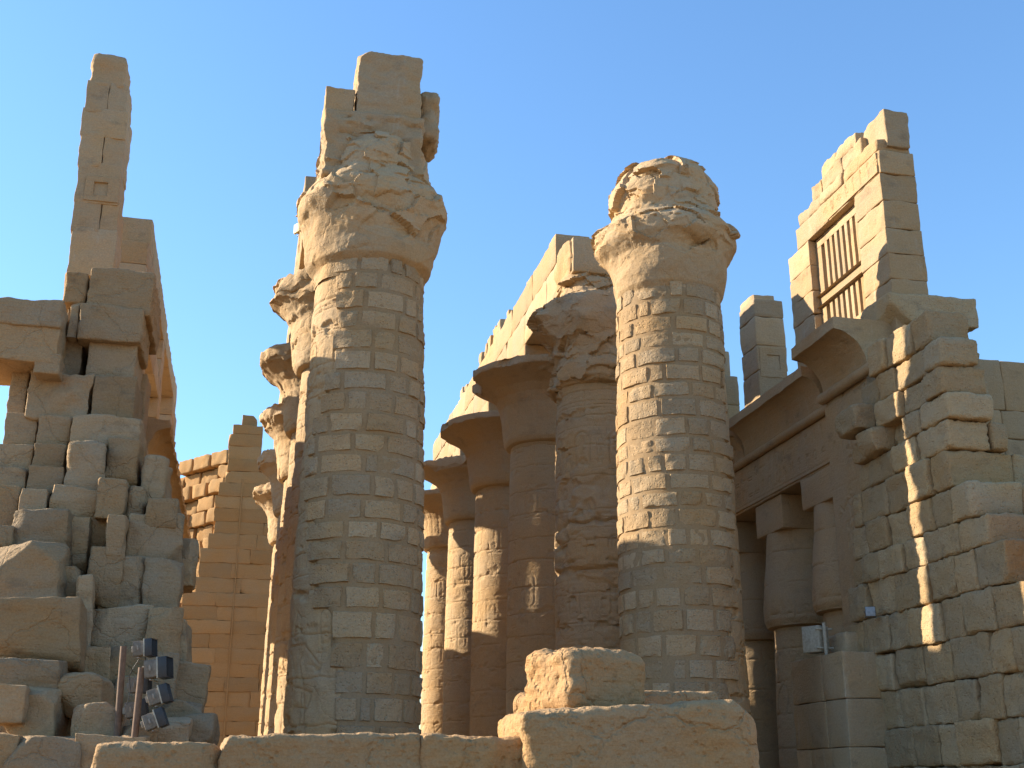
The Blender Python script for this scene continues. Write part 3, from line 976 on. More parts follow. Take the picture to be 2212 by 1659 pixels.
ent = empty('entablature', (19.7, 40, 11.8), 'shaded carved stone beam with roll moulding and hollow cornice above two bud columns', 'entablature')
m = MB()
extrude_profile(m, cornice_prof(18.75, -1, 13.87, 15.3, .7), 35.8, 42.5, 3, amp=.03)
m.build('cornice', S_WALL, ent, angle=40)
m = MB()
extrude_profile(m, cornice_prof(18.75, -1, 13.87, 15.1, .65), 42.7, 47.6, 9, amp=.16)
m.build('broken_cornice', S_WALL, ent, angle=40)
def roll(mb, x, z, ya, yb, r=.17, seed=1):
    t = np.linspace(0, 2 * math.pi, 15)
    ys = np.arange(ya, yb, .1)
    T, Yg = np.meshgrid(t, ys, indexing='ij')
    P = np.stack([x + r * np.cos(T), Yg, z + r * np.sin(T)], -1)
    n = 1 + .14 * fbm(P * 1.6, 3, seed)
    P = np.stack([x + r * n * np.cos(T), Yg, z + r * n * np.sin(T)], -1)
    mb.add(P, grid_faces(len(t) - 1, len(ys) - 1, True), .5)
    for e, y in ((0, ya), (-1, yb)):
        ring = P[:, e]; c = ring.mean(0)
        mb.add(np.stack([ring, c + (ring - c) * .02], 0), grid_faces(1, len(t) - 1), .5)
m = MB(); roll(m, 18.68, 13.68, 35.1, 48.5, .16); m.build('roll_moulding', S_WALL, ent, angle=60)
m = MB()
wall_blocks(m, 'X', 18.78, 20.9, [11.8, 13.6, 15.2], lambda z: 34.4, lambda z: 58, blen=(3.4, 4.2), seed=7, rnd=.03, amp=.02, cell=.5)
m.build('beam', S_WALL, ent)
R_ = Relief(14.0, 1.75)
rs = np.random.RandomState(6)
for zz in (.12, 1.62): R_.stroke([(0, zz), (14, zz)], .02, .02)
x = .2
while x < 13.6:
    if rs.rand() < .3: R_.cartouche(x, .3, .45, 1.15, rs)
    else:
        R_.glyph(rs.randint(14), x, .28, .45, .5, .026, .032); R_.glyph(rs.randint(14), x, .92, .45, .55, .026, .032)
    x += .62
m = MB()
relief_panel(m, (18.73, 47.6, 11.87), (0, -1, 0), (0, 0, 1), 13.0, 1.65, R_, (-1, 0, 0), step=.035)
m.build('carved_frieze', S_WALL, ent, angle=60)

# nearer stepped-out portion with its own cornice
ent2 = empty('vestibule_corner', (18.6, 34, 0), 'stepped out wall end with a bold overhanging cornice below the grille wall', 'wall')
m = MB()
extrude_profile(m, cornice_prof(18.57, -1, 14.1, 15.73, 1.07, back=1.8), 32.3, 35.35, 13, amp=.035)
m.build('cornice', S_WALL, ent2, angle=40)
m = MB(); roll(m, 18.45, 13.96, 31.4, 35.4, .18, 7); m.build('roll_moulding', S_WALL, ent2, angle=60)
m = MB()
wall_blocks(m, 'X', 18.57, 20.8, course_list(0, 14.1, 1.3, 3), lambda z: 32.5, lambda z: 35.35, blen=(1.4, 2.4), seed=17, rnd=.03, amp=.02, cell=.3, cuts=1)
m.build('wall', S_WALL, ent2)
R_ = Relief(3.0, 13.0)
for zz in np.arange(.5, 13, 2.2): R_.stroke([(0, zz), (3, zz)], .02, .02)
R_.figure(1.2, 5.1, 1.9); R_.figure(1.3, 7.3, 1.9, -1); R_.figure(1.2, 9.5, 1.9)
for k in range(10): R_.glyph(rs.randint(14), .25 + (k % 2) * 2.0, .8 + k * 1.2, .4, .5)
m = MB()
relief_panel(m, (18.53, 35.3, 1.5), (0, -1, 0), (0, 0, 1), 2.75, 12.2, R_, (-1, 0, 0), step=.04)
m.build('carved_face', S_WALL, ent2, angle=60)

# bud columns under the entablature
def small_column(cx, cy, label, top=10.55, r=1.26, seed=1, abz=11.8, ah=1.17, relief=None, group='bud columns of the side aisles'):
    root = empty('bud_column', (cx, cy, 0), label, 'column', group)
    m = MB()
    prof = np.array([(r * .93, 0), (r * 1.02, .9), (r * 1.0, 4), (r * .93, 6.8), (r * .93, 7.05)])
    rr, zz = resample(prof, .05)
    def dsp(P, TH, Z, R):
        d = .02 * fbm(P * .9, 3, seed)
        jt = np.abs(((Z + .04 * fbm(P * 1.5, 2, seed)) % 1.15) - .57)
        d = d - .03 * (1 - sstep(.008, .03, np.abs(jt - .0)))
        if relief is not None: d = d - relief.sample((TH + 1.5) * 1.35, Z)
        return d, 0 * Z
    revolve(m, cx, cy, thetas(2), zz, rr, dsp)
    m.build('shaft', S_COL, root, angle=50)
    m = MB()
    prof = np.array([(r * .9, 7.05), (r * 1.1, 7.1), (r * 1.17, 7.33), (r * 1.17, 7.85), (r * 1.1, 8.7), (r * 1.0, 9.7), (r * .93, top)])
    rr, zz = resample(prof, .05)
    revolve(m, cx, cy, thetas(2), zz, rr, dsp)
    m.build('bud_capital', S_COL, root, angle=50)
    m = MB()
    stone(m, (cx, cy, (top + abz) / 2), (2 * ah, 2 * ah, abz - top - .004), .04, .02, cell=.25, seed=seed)
    m.build('abacus', S_COL, root)
    return root
cr = column_relief(31, 8.0)
small_column(20.05, 41.05, 'stout bud column with square abacus in deep shade, left of the shaded wall corner', seed=3, relief=cr)
small_column(19.9, 36.75, 'bud column close beside the shaded wall, its carved square abacus higher up', seed=5, top=10.7, relief=cr)
small_column(20.05, 45.9, 'bud column lost in shade just right of the nearest right column', seed=9)
for k, (xx, yy) in enumerate(((27.5, 49.5), (27.5, 44), (27.5, 55), (33.5, 55), (33.5, 49.5), (27.5, 60.5), (21.5, 55), (21.5, 60.5))):
    pass
# dark interior behind: rear wall and roof slab of the side aisle
m = MB()
wall_blocks(m, 'X', 24.8, 26.2, course_list(0, 11.8, 1.2, 5), lambda z: 34, lambda z: 62, blen=(1.8, 2.6), seed=27, rnd=.03, amp=.03, cell=.6)
tag(m.build('aisle_wall', S_WALL), 'dark coursed wall deep in the shade behind the bud columns', 'wall')
m = MB()
wall_blocks(m, 'Y', 35.4, 60, [11.82, 12.5], lambda z: 21, lambda z: 26, blen=(1.6, 1.6), seed=28, rnd=.03, amp=.02, cell=1.0)
tag(m.build('roof_slabs', S_WALL), 'flat stone ceiling slabs roofing the dark right aisle', 'roof')

# ------------------------------------------------------------------ right ruined pylon: rough coursed masonry
XM = 17.9
cor_px = [(2018, 668, 2090), (2050, 724, 2115), (2052, 788, 2132), (2062, 845, 2145), (2060, 905, 2172), (2064, 970, 2230), (2117, 1035, 2300),
          (2150, 1105, 2340), (2190, 1165, 2340)]
py_ = empty('ruined_pylon', (21, 30, 0), 'ruined wall of rough quarry faced blocks rising in broken steps at the right', 'ruin')
m = MB()
tops = []
for (x, y, xr) in cor_px:
    p = onX(x, y, XM + .3)
    q = onY(xr, y, p[1])
    tops.append((p[2], p[1], q[0]))
zt = [t[0] for t in tops]
# regular course heights below the visible steps
zlast = zt[-1]
nlow = int(round(zlast / 1.0))
for k in range(1, nlow + 1):
    tops.append((zlast * (1 - k / nlow), tops[8][1] - .55 * k, 27.0))
rs = np.random.RandomState(44)
FARY = [31.0, 32.0, 32.4, 32.6, 32.9, 33.2, 33.3, 33.5, 33.6, 33.7] + [33.7] * 20
for k in range(len(tops) - 1):
    z1, yc, xr = tops[k]
    z0 = tops[k + 1][0]
    if z1 - z0 < .15: continue
    far = FARY[k] + rs.uniform(-.15, .15)
    y = yc
    first = True
    while y < far - .1:
        L_ = rs.uniform(.85, 1.75)
        if far - (y + L_) < .5: L_ = far - y
        L_ = min(L_, far - y)
        recess = rs.uniform(-.10, .22)
        if k in (3, 4) and y > yc + 2.0: recess += rs.uniform(.1, .55)
        if k in (2, 3) and y > yc + 2.6: recess -= .55
        if k >= 8: recess *= .45
        x0 = XM + recess
        x1 = xr if first else min(x0 + 2.6, xr + (y - yc) * .68)
        if first:
            # corner stone plus the run of facing stones along the front
            wx = rs.uniform(1.3, 2.4)
            x0 = XM + recess * .35
            wx = min(wx, xr - x0)
            stone(m, (x0 + wx / 2, y + L_ / 2, (z0 + z1) / 2), (wx - .03, L_ - .03, z1 - z0 - .01), .09, .05, 1.5, 2, .09, seed=rs.rand() * 60, fine=.028, cutd=(.84, .96), skew=.04, led=.015)
            xx = x0 + wx
            while xx < xr - .3:
                wx = min(rs.uniform(1.2, 2.4), xr - xx)
                stone(m, (xx + wx / 2, y + 1.1 + rs.uniform(-.04, .14), (z0 + z1) / 2), (wx - .03, 2.2, z1 - z0 - .01), .09, .05, 1.5, 2, .10, seed=rs.rand() * 60, fine=.028, cutd=(.84, .96), skew=.04, led=.015)
                xx += wx
            first = False
        else:
            stone(m, ((x0 + x1) / 2, y + L_ / 2, (z0 + z1) / 2), (x1 - x0, L_ - .02, z1 - z0 - .01), .085, .05, 1.5, rs.randint(3), .09, seed=rs.rand() * 60, fine=.028, cutd=(.84, .97), skew=.04, led=.015)
        y += L_
pb = onX(1990, 668, XM + 1.3); pc = onY(2085, 627, 32.2)
stone(m, ((XM + 1.3 + pc[0]) / 2, 33.0, (pb[2] + pc[2]) / 2 - .1), (pc[0] - XM - 1.3, 2.6, 1.0), .08, .05, cuts=2, cell=.10, seed=8)
m.build('masonry', S_ROUGH, py_, angle=60)
m = MB()                                  # rubble core so that nothing shows through the joints
for k in range(1, len(tops) - 1):
    z1, yc, xr = tops[k]; z0 = tops[k + 1][0]
    if z1 - z0 < .1: continue
    far = FARY[k]
    stone(m, ((XM + .45 + xr - .1) / 2, (yc + .7 + far) / 2, (z0 + z1) / 2 - .03), (max(xr - .1 - XM - .45, .3), far - yc - .7, z1 - z0), .05, .02, cell=.8)
m.build('core', S_ROUGH, py_)
m = MB()                                  # unseen rest of the ruin beyond the right edge, added to block sky light
for (ya, yb2, zt_x, xo) in ((20.5, 23.9, 9.0, 0), (14.0, 20.4, 7.0, .3), (7.0, 13.9, 4.6, .6)):
    wall_blocks(m, 'X', XM + xo, XM + 8, course_list(0, zt_x, 1.05, 3), lambda z: ya, lambda z: yb2, blen=(1.2, 2.2), seed=71, rnd=.09, amp=.05, cell=.5)
m.build('unseen_lower_masonry', S_ROUGH, py_)
# lit rounded stone near the head of the ruin
# low pier in front
lp = empty('stone_pier', (16.7, 34, 0), 'low squared pier of flush blocks with a white box on its corner', 'pier')
YP = 32.3
xa = onY(1826, 1500, YP)[0]; xb = onY(1937, 1500, YP)[0]
zp = onY(1826, 1405, YP)[2]; yb_ = onX(1705, 1420, xa)[1]
zz_ = list(np.linspace(0, zp, 5))
m = MB()
wall_blocks(m, 'X', xa, xb + .6, zz_, lambda z: YP, lambda z: yb_, blen=(1.1, 2.0), seed=12, rnd=.04, amp=.02, cell=.2, jig=.02, fine=.006)
m.build('masonry', S_WALL, lp)
# upper shelf that holds the small floodlight
m = MB()
sh = onY(1850, 1340, 33.8)
stone(m, (sh[0] + .25, 34.1, zp + .32), (1.9, 1.6, .75), .12, .06, cuts=3, cell=.12, seed=6)
stone(m, (sh[0] + 1.3, 33.2, zp + .3), (1.3, 1.5, .62), .08, .05, cuts=2, cell=.12, seed=8)
tag(m.build('stone_block', S_WALL), 'weathered ledge stones on the low pier, beside the foot of the rough right wall', 'stone block')
# far building at the right edge
m = MB()
a_ = onY(2140, 780, 38)
wall_blocks(m, 'Y', 38, 40, [11.2, 12.6, 13.9, 15.0, onY(2160, 778, 38)[2]], lambda z: 24.3, lambda z: 36, blen=(2.6, 3.6), seed=2, rnd=.06, amp=.04, cell=.3, cuts=1)
wall_blocks(m, 'Y', 38.2, 40, course_list(0, 11.2, 1.3, 2), lambda z: 30.5, lambda z: 36, blen=(2.0, 3.0), seed=3, rnd=.04, amp=.03, cell=.4)
wall_blocks(m, 'Y', 41.5, 42.5, course_list(0, 12, 1.3, 2), lambda z: 24, lambda z: 36, blen=(2.0, 3.0), seed=4, rnd=.04, amp=.03, cell=.6)
tag(m.build('portico', S_WALL), 'shaded lintel and dark doorway showing at the far right edge', 'building')

# ------------------------------------------------------------------ left clerestory
XL = -4.85
lc = empty('clerestory_wall', (-5.6, 55, 16.5), 'left clerestory wall running away from the camera, warm shaded inner face', 'wall')
m = MB()
zt_ = [16.4, 17.4, 18.4, 19.4, 20.4, 21.4, 22.4, 23.7]
op = [(50.0, 57.4, 16.4, 19.4), (50.0, 57.4, 20.4, 22.5), (48.9, 49.5, 18.3, 21.6), (47.8, 48.3, 17.4, 21.6)]
wall_blocks(m, 'X', XL - 1.4, XL, zt_, lambda z: 46.0 if z < 22.5 else 46.6, lambda z: 58.8, blen=(1.7, 2.7), seed=19, holes=op, rnd=.04, amp=.03, cell=.3, cuts=1)
m.build('wall', S_WALL, lc)
m = MB()
wall_blocks(m, 'X', XL - 1.35, XL + .03, [22.42, 23.35], lambda z: 58.9, lambda z: 66.8, blen=(3.5, 4.2), seed=25, rnd=.04, amp=.04, cell=.3)
m.build('lintel', S_WALL, lc)
m = MB()
wall_blocks(m, 'X', XL - 1.4, XL, zt_, lambda z: 66.9, lambda z: 71.4 if z < 22.3 else 70, blen=(1.7, 2.7), seed=20, rnd=.04, amp=.03, cell=.3, cuts=1)
m.build('wall', S_WALL, lc)
pl = empty('clerestory_pier', (-5.5, 37.5, 0), 'tall slender pier of single blocks standing high at the left', 'pier')
m = MB()
rs = np.random.RandomState(3)
edge_l = [(193, 120), (186, 170), (165, 330), (150, 480), (141, 590)]
edge_r = [(284, 140), (282, 170), (271, 330), (258, 480), (250, 590)]
ycuts = [120, 182, 240, 292, 355, 435, 497, 592]
YT = 38.4
for a, b in zip(ycuts[:-1], ycuts[1:]):
    mid = (a + b) / 2
    l = np.interp(mid, [p[1] for p in edge_l], [p[0] for p in edge_l]); r = np.interp(mid, [p[1] for p in edge_r], [p[0] for p in edge_r])
    if a == 120: l += 4; r -= 8
    p0 = onY(l, b, YT); p1 = onY(r, a, YT)
    wd_ = p1[0] - p0[0]
    if a in (182, 292, 435):
        f = rs.uniform(.5, .68)
        stone(m, (p0[0] + wd_ * f / 2, YT + .8, (p0[2] + p1[2]) / 2), (wd_ * f - .015, 1.6, p1[2] - p0[2] - .015), .025, .04, cell=.12, seed=rs.rand() * 50, cuts=1, cutd=(.9, .98))
        stone(m, (p0[0] + wd_ * (1 + f) / 2, YT + .8 + .03, (p0[2] + p1[2]) / 2), (wd_ * (1 - f) - .015, 1.6, p1[2] - p0[2] - .015), .025, .05, cell=.12, seed=rs.rand() * 50, cuts=1, cutd=(.9, .98))
    else:
        stone(m, ((p0[0] + p1[0]) / 2, YT + .8, (p0[2] + p1[2]) / 2), (wd_ + rs.uniform(-.05, .08), 1.6, p1[2] - p0[2] - .02), .03 if a > 120 else .10, .04 if a > 120 else .08, cell=.12, seed=rs.rand() * 50, cuts=1 if a > 120 else 4, cutd=(.88, .98))
npan = Relief(1.15, .95); npan.a[int(.28 / .016):int(.72 / .016), int(.32 / .016):int(.74 / .016)] = .3
pq = onY(178, 432, YT - .06)
relief_panel(m, (pq[0], YT - .06, pq[2]), (1, 0, 0), (0, 0, 1), 1.15, .95, npan, (0, -1, 0), step=.03)
m.build('blocks', S_WALL, pl)
# square beam hole, a dark recessed socket built as a framed pocket is left to the relief of the blocks
# left entablature, cornice and bud columns under it
le = empty('entablature', (-5.6, 55, 12), 'left side beam and cornice ending in dark jagged profile beside the ruined corner', 'entablature')
m = MB()
extrude_profile(m, cornice_prof(XL + .5, 1, 14.7, 16.0, .75, back=2.1), 49.4, 76, 23, amp=.10, step=.15)
m.build('cornice', S_WALL, le, angle=45)
m = MB()
wall_blocks(m, 'X', XL - 1.7, XL + .03, [9.5, 11, 12.5, 13.6, 14.7, 16.3], lambda z: 38.6, lambda z: 49.2, blen=(1.8, 2.6), seed=38, rnd=.04, amp=.03, cell=.3)
wall_blocks(m, 'X', XL - 1.7, XL + .5, [11.8, 13.2, 14.7], lambda z: 49.2, lambda z: 76, blen=(3.2, 4.4), seed=37, rnd=.05, amp=.04, cell=.5)
m.build('beam', S_WALL, le)
for k, yy in enumerate((42.5, 47.8, 53.1, 58.4, 63.7, 69.0, 74.3)):
    small_column(-5.3, yy, 'left aisle bud column hidden in shade under the left clerestory', seed=40 + k, r=1.3, group='left aisle columns')

# ------------------------------------------------------------------ left ruined corner
lw = empty('ruined_wall', (-7, 36, 0), 'ruined corner of stacked weathered blocks below the tall slender pier', 'ruin')
m = MB()
A = [  # x0, y0, x1, y1, depth plane, kind
    (134, 592, 189, 650, 35.6, 1), (187, 588, 333, 671, 35.5, 1), (146, 648, 172, 726, 35.6, 0), (167, 666, 311, 729, 35.4, 1), (186, 727, 296, 816, 35.7, 0),
    (130, 670, 186, 812, 36.0, 0), (54, 810, 200, 899, 35.3, 2), (196, 816, 294, 905, 35.3, 0), (151, 903, 303, 958, 34.9, 1), (78, 900, 152, 966, 35.2, 1),
    (6, 896, 80, 962, 35.4, 0), (135, 957, 229, 1063, 34.3, 3), (225, 949, 302, 1042, 34.7, 1), (70, 963, 140, 1014, 34.9, 0), (-30, 962, 71, 1013, 35.1, 0),
    (303, 984, 362, 1078, 34.5, 3), (57, 1010, 136, 1063, 34.6, 0), (205, 1034, 274, 1117, 33.9, 1), (275, 1048, 313, 1120, 34.2, 3), (314, 1078, 384, 1136, 33.6, 1),
    (40, 1058, 100, 1122, 33.9, 0), (-30, 1012, 57, 1052, 34.8, 0), (-30, 1050, 42, 1136, 34.3, 0), (227, 1114, 270, 1198, 33.0, 1), (-30, 1134, 30, 1182, 33.4, 1),
    (-60, 652, 134, 692, 34.6, 1), (-60, 690, 130, 770, 34.7, 0), (72, 768, 129, 803, 34.7, 0), (14, 796, 62, 900, 35.8, 0),
]
for k, (x0, y0, x1, y1, Y, kd) in enumerate(A):
    Y -= 1.9
    p0 = onY(x0, y1, Y); p1 = onY(x1, y0, Y)
    par = [dict(rnd=.035, amp=.035, cuts=1), dict(rnd=.06, amp=.05, cuts=2), dict(rnd=.06, amp=.12, cuts=1), dict(rnd=.14, amp=.08, cuts=3)][kd]
    dep = 2.4 if y0 > 660 else 3.4
    stone(m, ((p0[0] + p1[0]) / 2, Y + dep / 2, (p0[2] + p1[2]) / 2), (p1[0] - p0[0] + .05, dep, p1[2] - p0[2] + .04), cell=.1, seed=k * 1.37 + 2, led=.03, fine=.006, cutd=(.86, .98), **par)
m.build('masonry', S_MOUND, lw, angle=60)
m = MB()
for (x0, y0, x1, y1, Y) in ((190, 640, 310, 1000, 36.4), (64, 806, 320, 1000, 36.5), (10, 905, 300, 1400, 36.0), (-200, 1000, 355, 1640, 36.3), (190, 1100, 375, 1640, 34.8), (-200, 1180, 300, 1640, 34.2)):
    p0 = onY(x0, y1, Y); p1 = onY(x1, y0, Y)
    p0[2] = 0
    stone(m, ((p0[0] + p1[0]) / 2, Y + .7, (p0[2] + p1[2]) / 2), (p1[0] - p0[0], 1.4, p1[2] - p0[2]), .05, .05, cell=.4, seed=1)
m.build('core', S_MOUND, lw)

B = [  # x0,y0,x1,y1,Y,depth,cuts,rnd,label
    (98, 1060, 236, 1178, 32.2, 2.2, 4, .18, 'big sloping boulder lodged under the middle of the ruined corner'),
    (22, 1104, 148, 1222, 31.6, 2.4, 3, .2, 'broad tilted block under the sloping boulder, with a rusty upper edge'),
    (-25, 1176, 134, 1304, 30.4, 2.6, 5, .2, 'large pale wedge shaped boulder at the left picture edge'),
    (146, 1120, 184, 1232, 32.0, 2.0, 2, .12, 'narrow upright block right of the broad tilted block'),
    (185, 1182, 250, 1306, 31.2, 2.0, 3, .2, 'rounded upright block with rust streaked face in the middle of the heap'),
    (234, 1204, 315, 1313, 31.3, 2.2, 2, .14, 'smooth leaning grey block right of the rust streaked upright block'),
    (270, 1118, 381, 1211, 31.8, 2.2, 2, .16, 'wide flat topped block near the right edge of the heap'),
    (312, 1210, 381, 1318, 31.2, 2.0, 3, .2, 'cracked crumbling block under the wide flat topped block'),
    (378, 1166, 413, 1254, 32.6, 2.2, 2, .12, 'block end sticking out right into the gap before the gateway'),
    (118, 1230, 166, 1305, 31.0, 2.0, 2, .15, 'small grey block wedged behind the pale wedge shaped boulder'),
    (160, 1250, 191, 1432, 30.2, 1.8, 2, .14, 'tall thin slab standing on edge beside the biggest block'),
    (-30, 1302, 167, 1438, 28.6, 3.0, 2, .2, 'biggest flat faced block of the heap at the left picture edge'),
    (188, 1316, 316, 1406, 30.6, 2.4, 2, .14, 'long dark rust coloured block above the floodlights'),
    (314, 1315, 378, 1420, 30.4, 2.2, 2, .1, 'squared upright block with a sharp left edge, right of the long dark block'),
    (374, 1348, 399, 1437, 30.8, 2.0, 2, .1, 'narrow grey block end beside the orange gateway'),
    (183, 1402, 230, 1500, 29.8, 2.0, 2, .12, 'small upright block in the dark gap beside the tall thin slab'),
    (234, 1406, 318, 1500, 29.8, 2.0, 2, .14, 'shadowed block directly behind the floodlight poles'),
    (-30, 1426, 121, 1494, 27.6, 2.4, 2, .14, 'long low block under the biggest block at the left edge'),
    (-30, 1488, 43, 1550, 26.8, 2.0, 2, .14, 'short block at the left edge overlapping the squared block with pale top'),
    (22, 1494, 121, 1594, 27.2, 2.2, 2, .08, 'squared block with a pale bright top surface near the lower left corner'),
    (143, 1460, 224, 1535, 27.6, 1.6, 5, .25, 'loose pale many sided boulder between the squared block and the poles'),
    (164, 1530, 260, 1600, 26.6, 1.5, 5, .2, 'loose pointed boulder at the foot of the heap, left of the poles'),
    (366, 1440, 434, 1530, 30.0, 2.2, 2, .16, 'smooth rounded block at the lower right end of the heap'),
    (345, 1522, 424, 1572, 29.4, 2.0, 2, .12, 'dark low block beneath the smooth rounded block'),
    (322, 1560, 396, 1605, 27.4, 1.5, 5, .2, 'low rubble stone behind the front wall, right of the lowest floodlight'),
    (390, 1548, 456, 1605, 28.4, 1.6, 4, .2, 'crumbling rubble stone touching the foot of the gateway shade'),
    (258, 1572, 325, 1606, 26.4, 1.3, 5, .15, 'small flat stone under the floodlight cluster'),
    (228, 1466, 300, 1606, 28.6, 1.8, 4, .2, 'shaded boulder hidden behind the wooden poles'),
    (315, 1420, 372, 1560, 29.6, 1.8, 2, .12, 'upright grey block directly behind the right hand floodlights'),
    (110, 1494, 170, 1606, 28.4, 1.8, 3, .15, 'dark sunken block in the gap right of the squared pale topped block'),
    (-30, 1596, 25, 1680, 25.6, 2.0, 1, .08, 'bottom course block cut by the lower left corner of the picture'),
    (25, 1598, 169, 1680, 25.5, 2.0, 1, .08, 'bottom course block with a worn hollow face, second from the left'),
    (169, 1596, 300, 1680, 25.6, 2.0, 1, .08, 'bottom course block directly left of the sunlit front wall'),
]
for k, (x0, y0, x1, y1, Y, dep, cuts, rnd, lab) in enumerate(B):
    p0 = onY(x0, y1, Y); p1 = onY(x1, y0, Y)
    m = MB()
    rs = np.random.RandomState(k + 70)
    if y1 >= 1595 : p0[2] = min(p0[2], .0 if Y < 25.9 else p0[2])
    stone(m, ((p0[0] + p1[0]) / 2, Y + dep / 2, (p0[2] + p1[2]) / 2), (p1[0] - p0[0] + .24, dep, p1[2] - p0[2] + .16), rnd * .36, .06, 1.2, cuts + 4, .075, seed=k * 1.91 + 5,
          led=.03, fine=.008, cutd=(.64, .90) if cuts > 3 else (.74, .95), skew=.08, ry=rs.uniform(-.07, .07), rz=rs.uniform(-.16, .16) if x0 > 0 and Y > 26 else 0, rx=rs.uniform(-.06, .06))
    tag(m.build('stone_block', S_MOUND, angle=45), lab, 'stone block', 'fallen blocks of the left heap')
# plinth under the heap so that it stands on something
m = MB()
wall_blocks(m, 'Y', 27.6, 34, [0, 1.0, 2.0], lambda z: -10.5, lambda z: -1.2, blen=(1.2, 1.9), seed=61, rnd=.08, amp=.04, cell=.4)
tag(m.build('stone_footing', S_MOUND), 'low footing of blocks the left heap of stones lies on', 'footing')

# ------------------------------------------------------------------ far gateway and sunlit rubble wall
YG = 92.0
stp = [(524, 895), (504, 921), (495, 942), (495, 968), (488, 1017), (474, 1046), (465, 1076), (464, 1134), (452, 1140), (450, 1192), (432, 1196), (424, 1251), (423, 1286), (394, 1290), (393, 1323), (372, 1325), (368, 1590), (368, 1700)]
sp = [onY(a, b, YG) for a, b in stp]
sx = np.array([p[0] for p in sp])[::-1]; sz = np.array([p[2] for p in sp])[::-1]
# piecewise constant steps
def gate_left(z):
    k = np.searchsorted(sz, z)
    return float(sx[min(k, len(sx) - 1)])
gw = empty('gateway_pylon', (0, 93, 0), 'high orange lit gateway wall in the distance, its left edge broken into steps', 'gateway')
m = MB()
ztop = onY(540, 895, YG)[2]
wall_blocks(m, 'Y', YG, YG + 3.5, course_list(0, ztop - .9, 1.05, 2), gate_left, lambda z: 9.0 if z < 22 else (.3 if z > 26 else 1.2), blen=(2.2, 4.5), seed=77, rnd=.02, amp=.06, cell=.4, jig=.05, cuts=1, gap=.0)
stone(m, (onY(540, 900, YG)[0], YG + 1.5, ztop - .5), (1.1, 2.5, 1.0), .06, .06, cuts=2)
m.build('masonry', S_FAR, gw)
m = MB()
g0 = onY(507, 1000, YG); g1 = onY(490, 1580, YG)
xg = onY(505, 1300, YG)[0]
tube(m, (xg, YG - .02, 4), (xg, YG - .02, 24), .06, 8)
m.build('vertical_moulding', S_FAR, gw)
rw = empty('rubble_wall', (-7, 108, 0), 'sunlit yellow rubble wall of loose courses behind the stepped gateway', 'wall')
m = MB()
prf = [(368, 1063), (374, 1036), (420, 1034), (424, 1016), (430, 1002), (443, 1013), (457, 1006), (488, 1002)]
rs = np.random.RandomState(12)
for zz in np.arange(0, 30, 1.25):
    for xx in np.arange(-9.5, 2.5, 1.45):
        px = 368 + (xx + 7.8) / 5.6 * 120
        ytop = np.interp(px, [p[0] for p in prf], [p[1] for p in prf])
        ztp = onY(px, ytop, 108)[2] if px < 492 else 24
        if zz + .6 > ztp or px < 340: continue
        o_ = .72 if int(zz / 1.25) % 2 else 0
        stone(m, (xx + o_ + rs.uniform(-.1, .1), 108 + rs.uniform(-.35, .35) - 1.25 * (xx + 7), zz + .6), (2.25 * rs.uniform(.85, 1), 2.5, 1.2), .12, .09, cuts=2, cell=.3, seed=rs.rand() * 50, rz=-.9, tint=rs.rand())
m.build('masonry', S_FAR, rw)

# ------------------------------------------------------------------ sunlit front wall of big blocks
YW = 13.0
def fblock(label, pts, Y, dep, zb=1.0, seed=1, name='wall_block', **kw):
    """pts: (x0, x1, ytop0, ytop1): top edge slopes from ytop0 to ytop1"""
    x0, x1, t0, t1 = pts
    a = onY(x0, t0, Y); b = onY(x1, t1, Y)
    zt = (a[2] + b[2]) / 2
    zlo = zb
    m = MB()
    kw.setdefault('rnd', .06); kw.setdefault('amp', .04); kw.setdefault('cell', .028); kw.setdefault('cuts', 1)
    ang = -math.atan2(b[2] - a[2], b[0] - a[0])
    stone(m, ((a[0] + b[0]) / 2, Y + dep / 2, (zt + zlo) / 2), (b[0] - a[0], dep, zt - zlo), ry=ang, seed=seed, fine=.010, freq=2.6, **kw)
    return tag(m.build(name, S_NEAR, angle=50), label, 'stone block', 'big blocks of the front wall')
fblock('leftmost front wall block, low, with a pale sunlit top and broken left tip', (202, 482, 1604, 1606), YW, 1.3, .95, seed=3.1, cuts=3, cutd=(.8, .94), led=.012, rnd=.09)
fblock('long middle front wall block in front of the nearest left column', (476, 914, 1592, 1582), YW + .05, 1.3, .95, seed=8.2, cuts=2, cutd=(.88, .97), led=.015, amp=.03)
fblock('front wall block with a slanting right end, left of the large cracked block', (906, 1170, 1586, 1592), YW + .02, 1.25, .95, seed=12.2, cuts=2, cutd=(.86, .96), led=.01)
fblock('large cracked front wall block with a thin vertical crack and curved right end', (1138, 1650, 1535, 1507), YW - .25, 1.5, .95, seed=21.4, cuts=3, cutd=(.86, .95), amp=.035, rnd=.1, led=.008)
m = MB()
p0 = onY(1172, 1535, 13.2); p1 = onY(1404, 1400, 13.2)
stone(m, ((p0[0] + p1[0]) / 2, 13.75, (p0[2] + p1[2]) / 2), ((p1[0] - p0[0]) * .84, 1.0, p1[2] - p0[2]), .12, .06, 2.2, 6, .026, seed=33.3, led=.02, fine=.012, cutd=(.78, .93), rz=.35)
tag(m.build('stone_block', S_NEAR, angle=50), 'rounded honey coloured block sitting on top of the front wall', 'stone block')
m = MB()
p0 = onY(1150, 1560, 14.3); p1 = onY(1215, 1494, 14.3)
stone(m, ((p0[0] + p1[0]) / 2, 14.7, (p0[2] + p1[2]) / 2), (p1[0] - p0[0] + .1, .8, p1[2] - p0[2]), .06, .04, 2.5, 3, .04, seed=4.4, cutd=(.8, .95))
tag(m.build('stone_block', S_NEAR, angle=50), 'small rough stone peeping out left of the rounded honey coloured block', 'stone block')
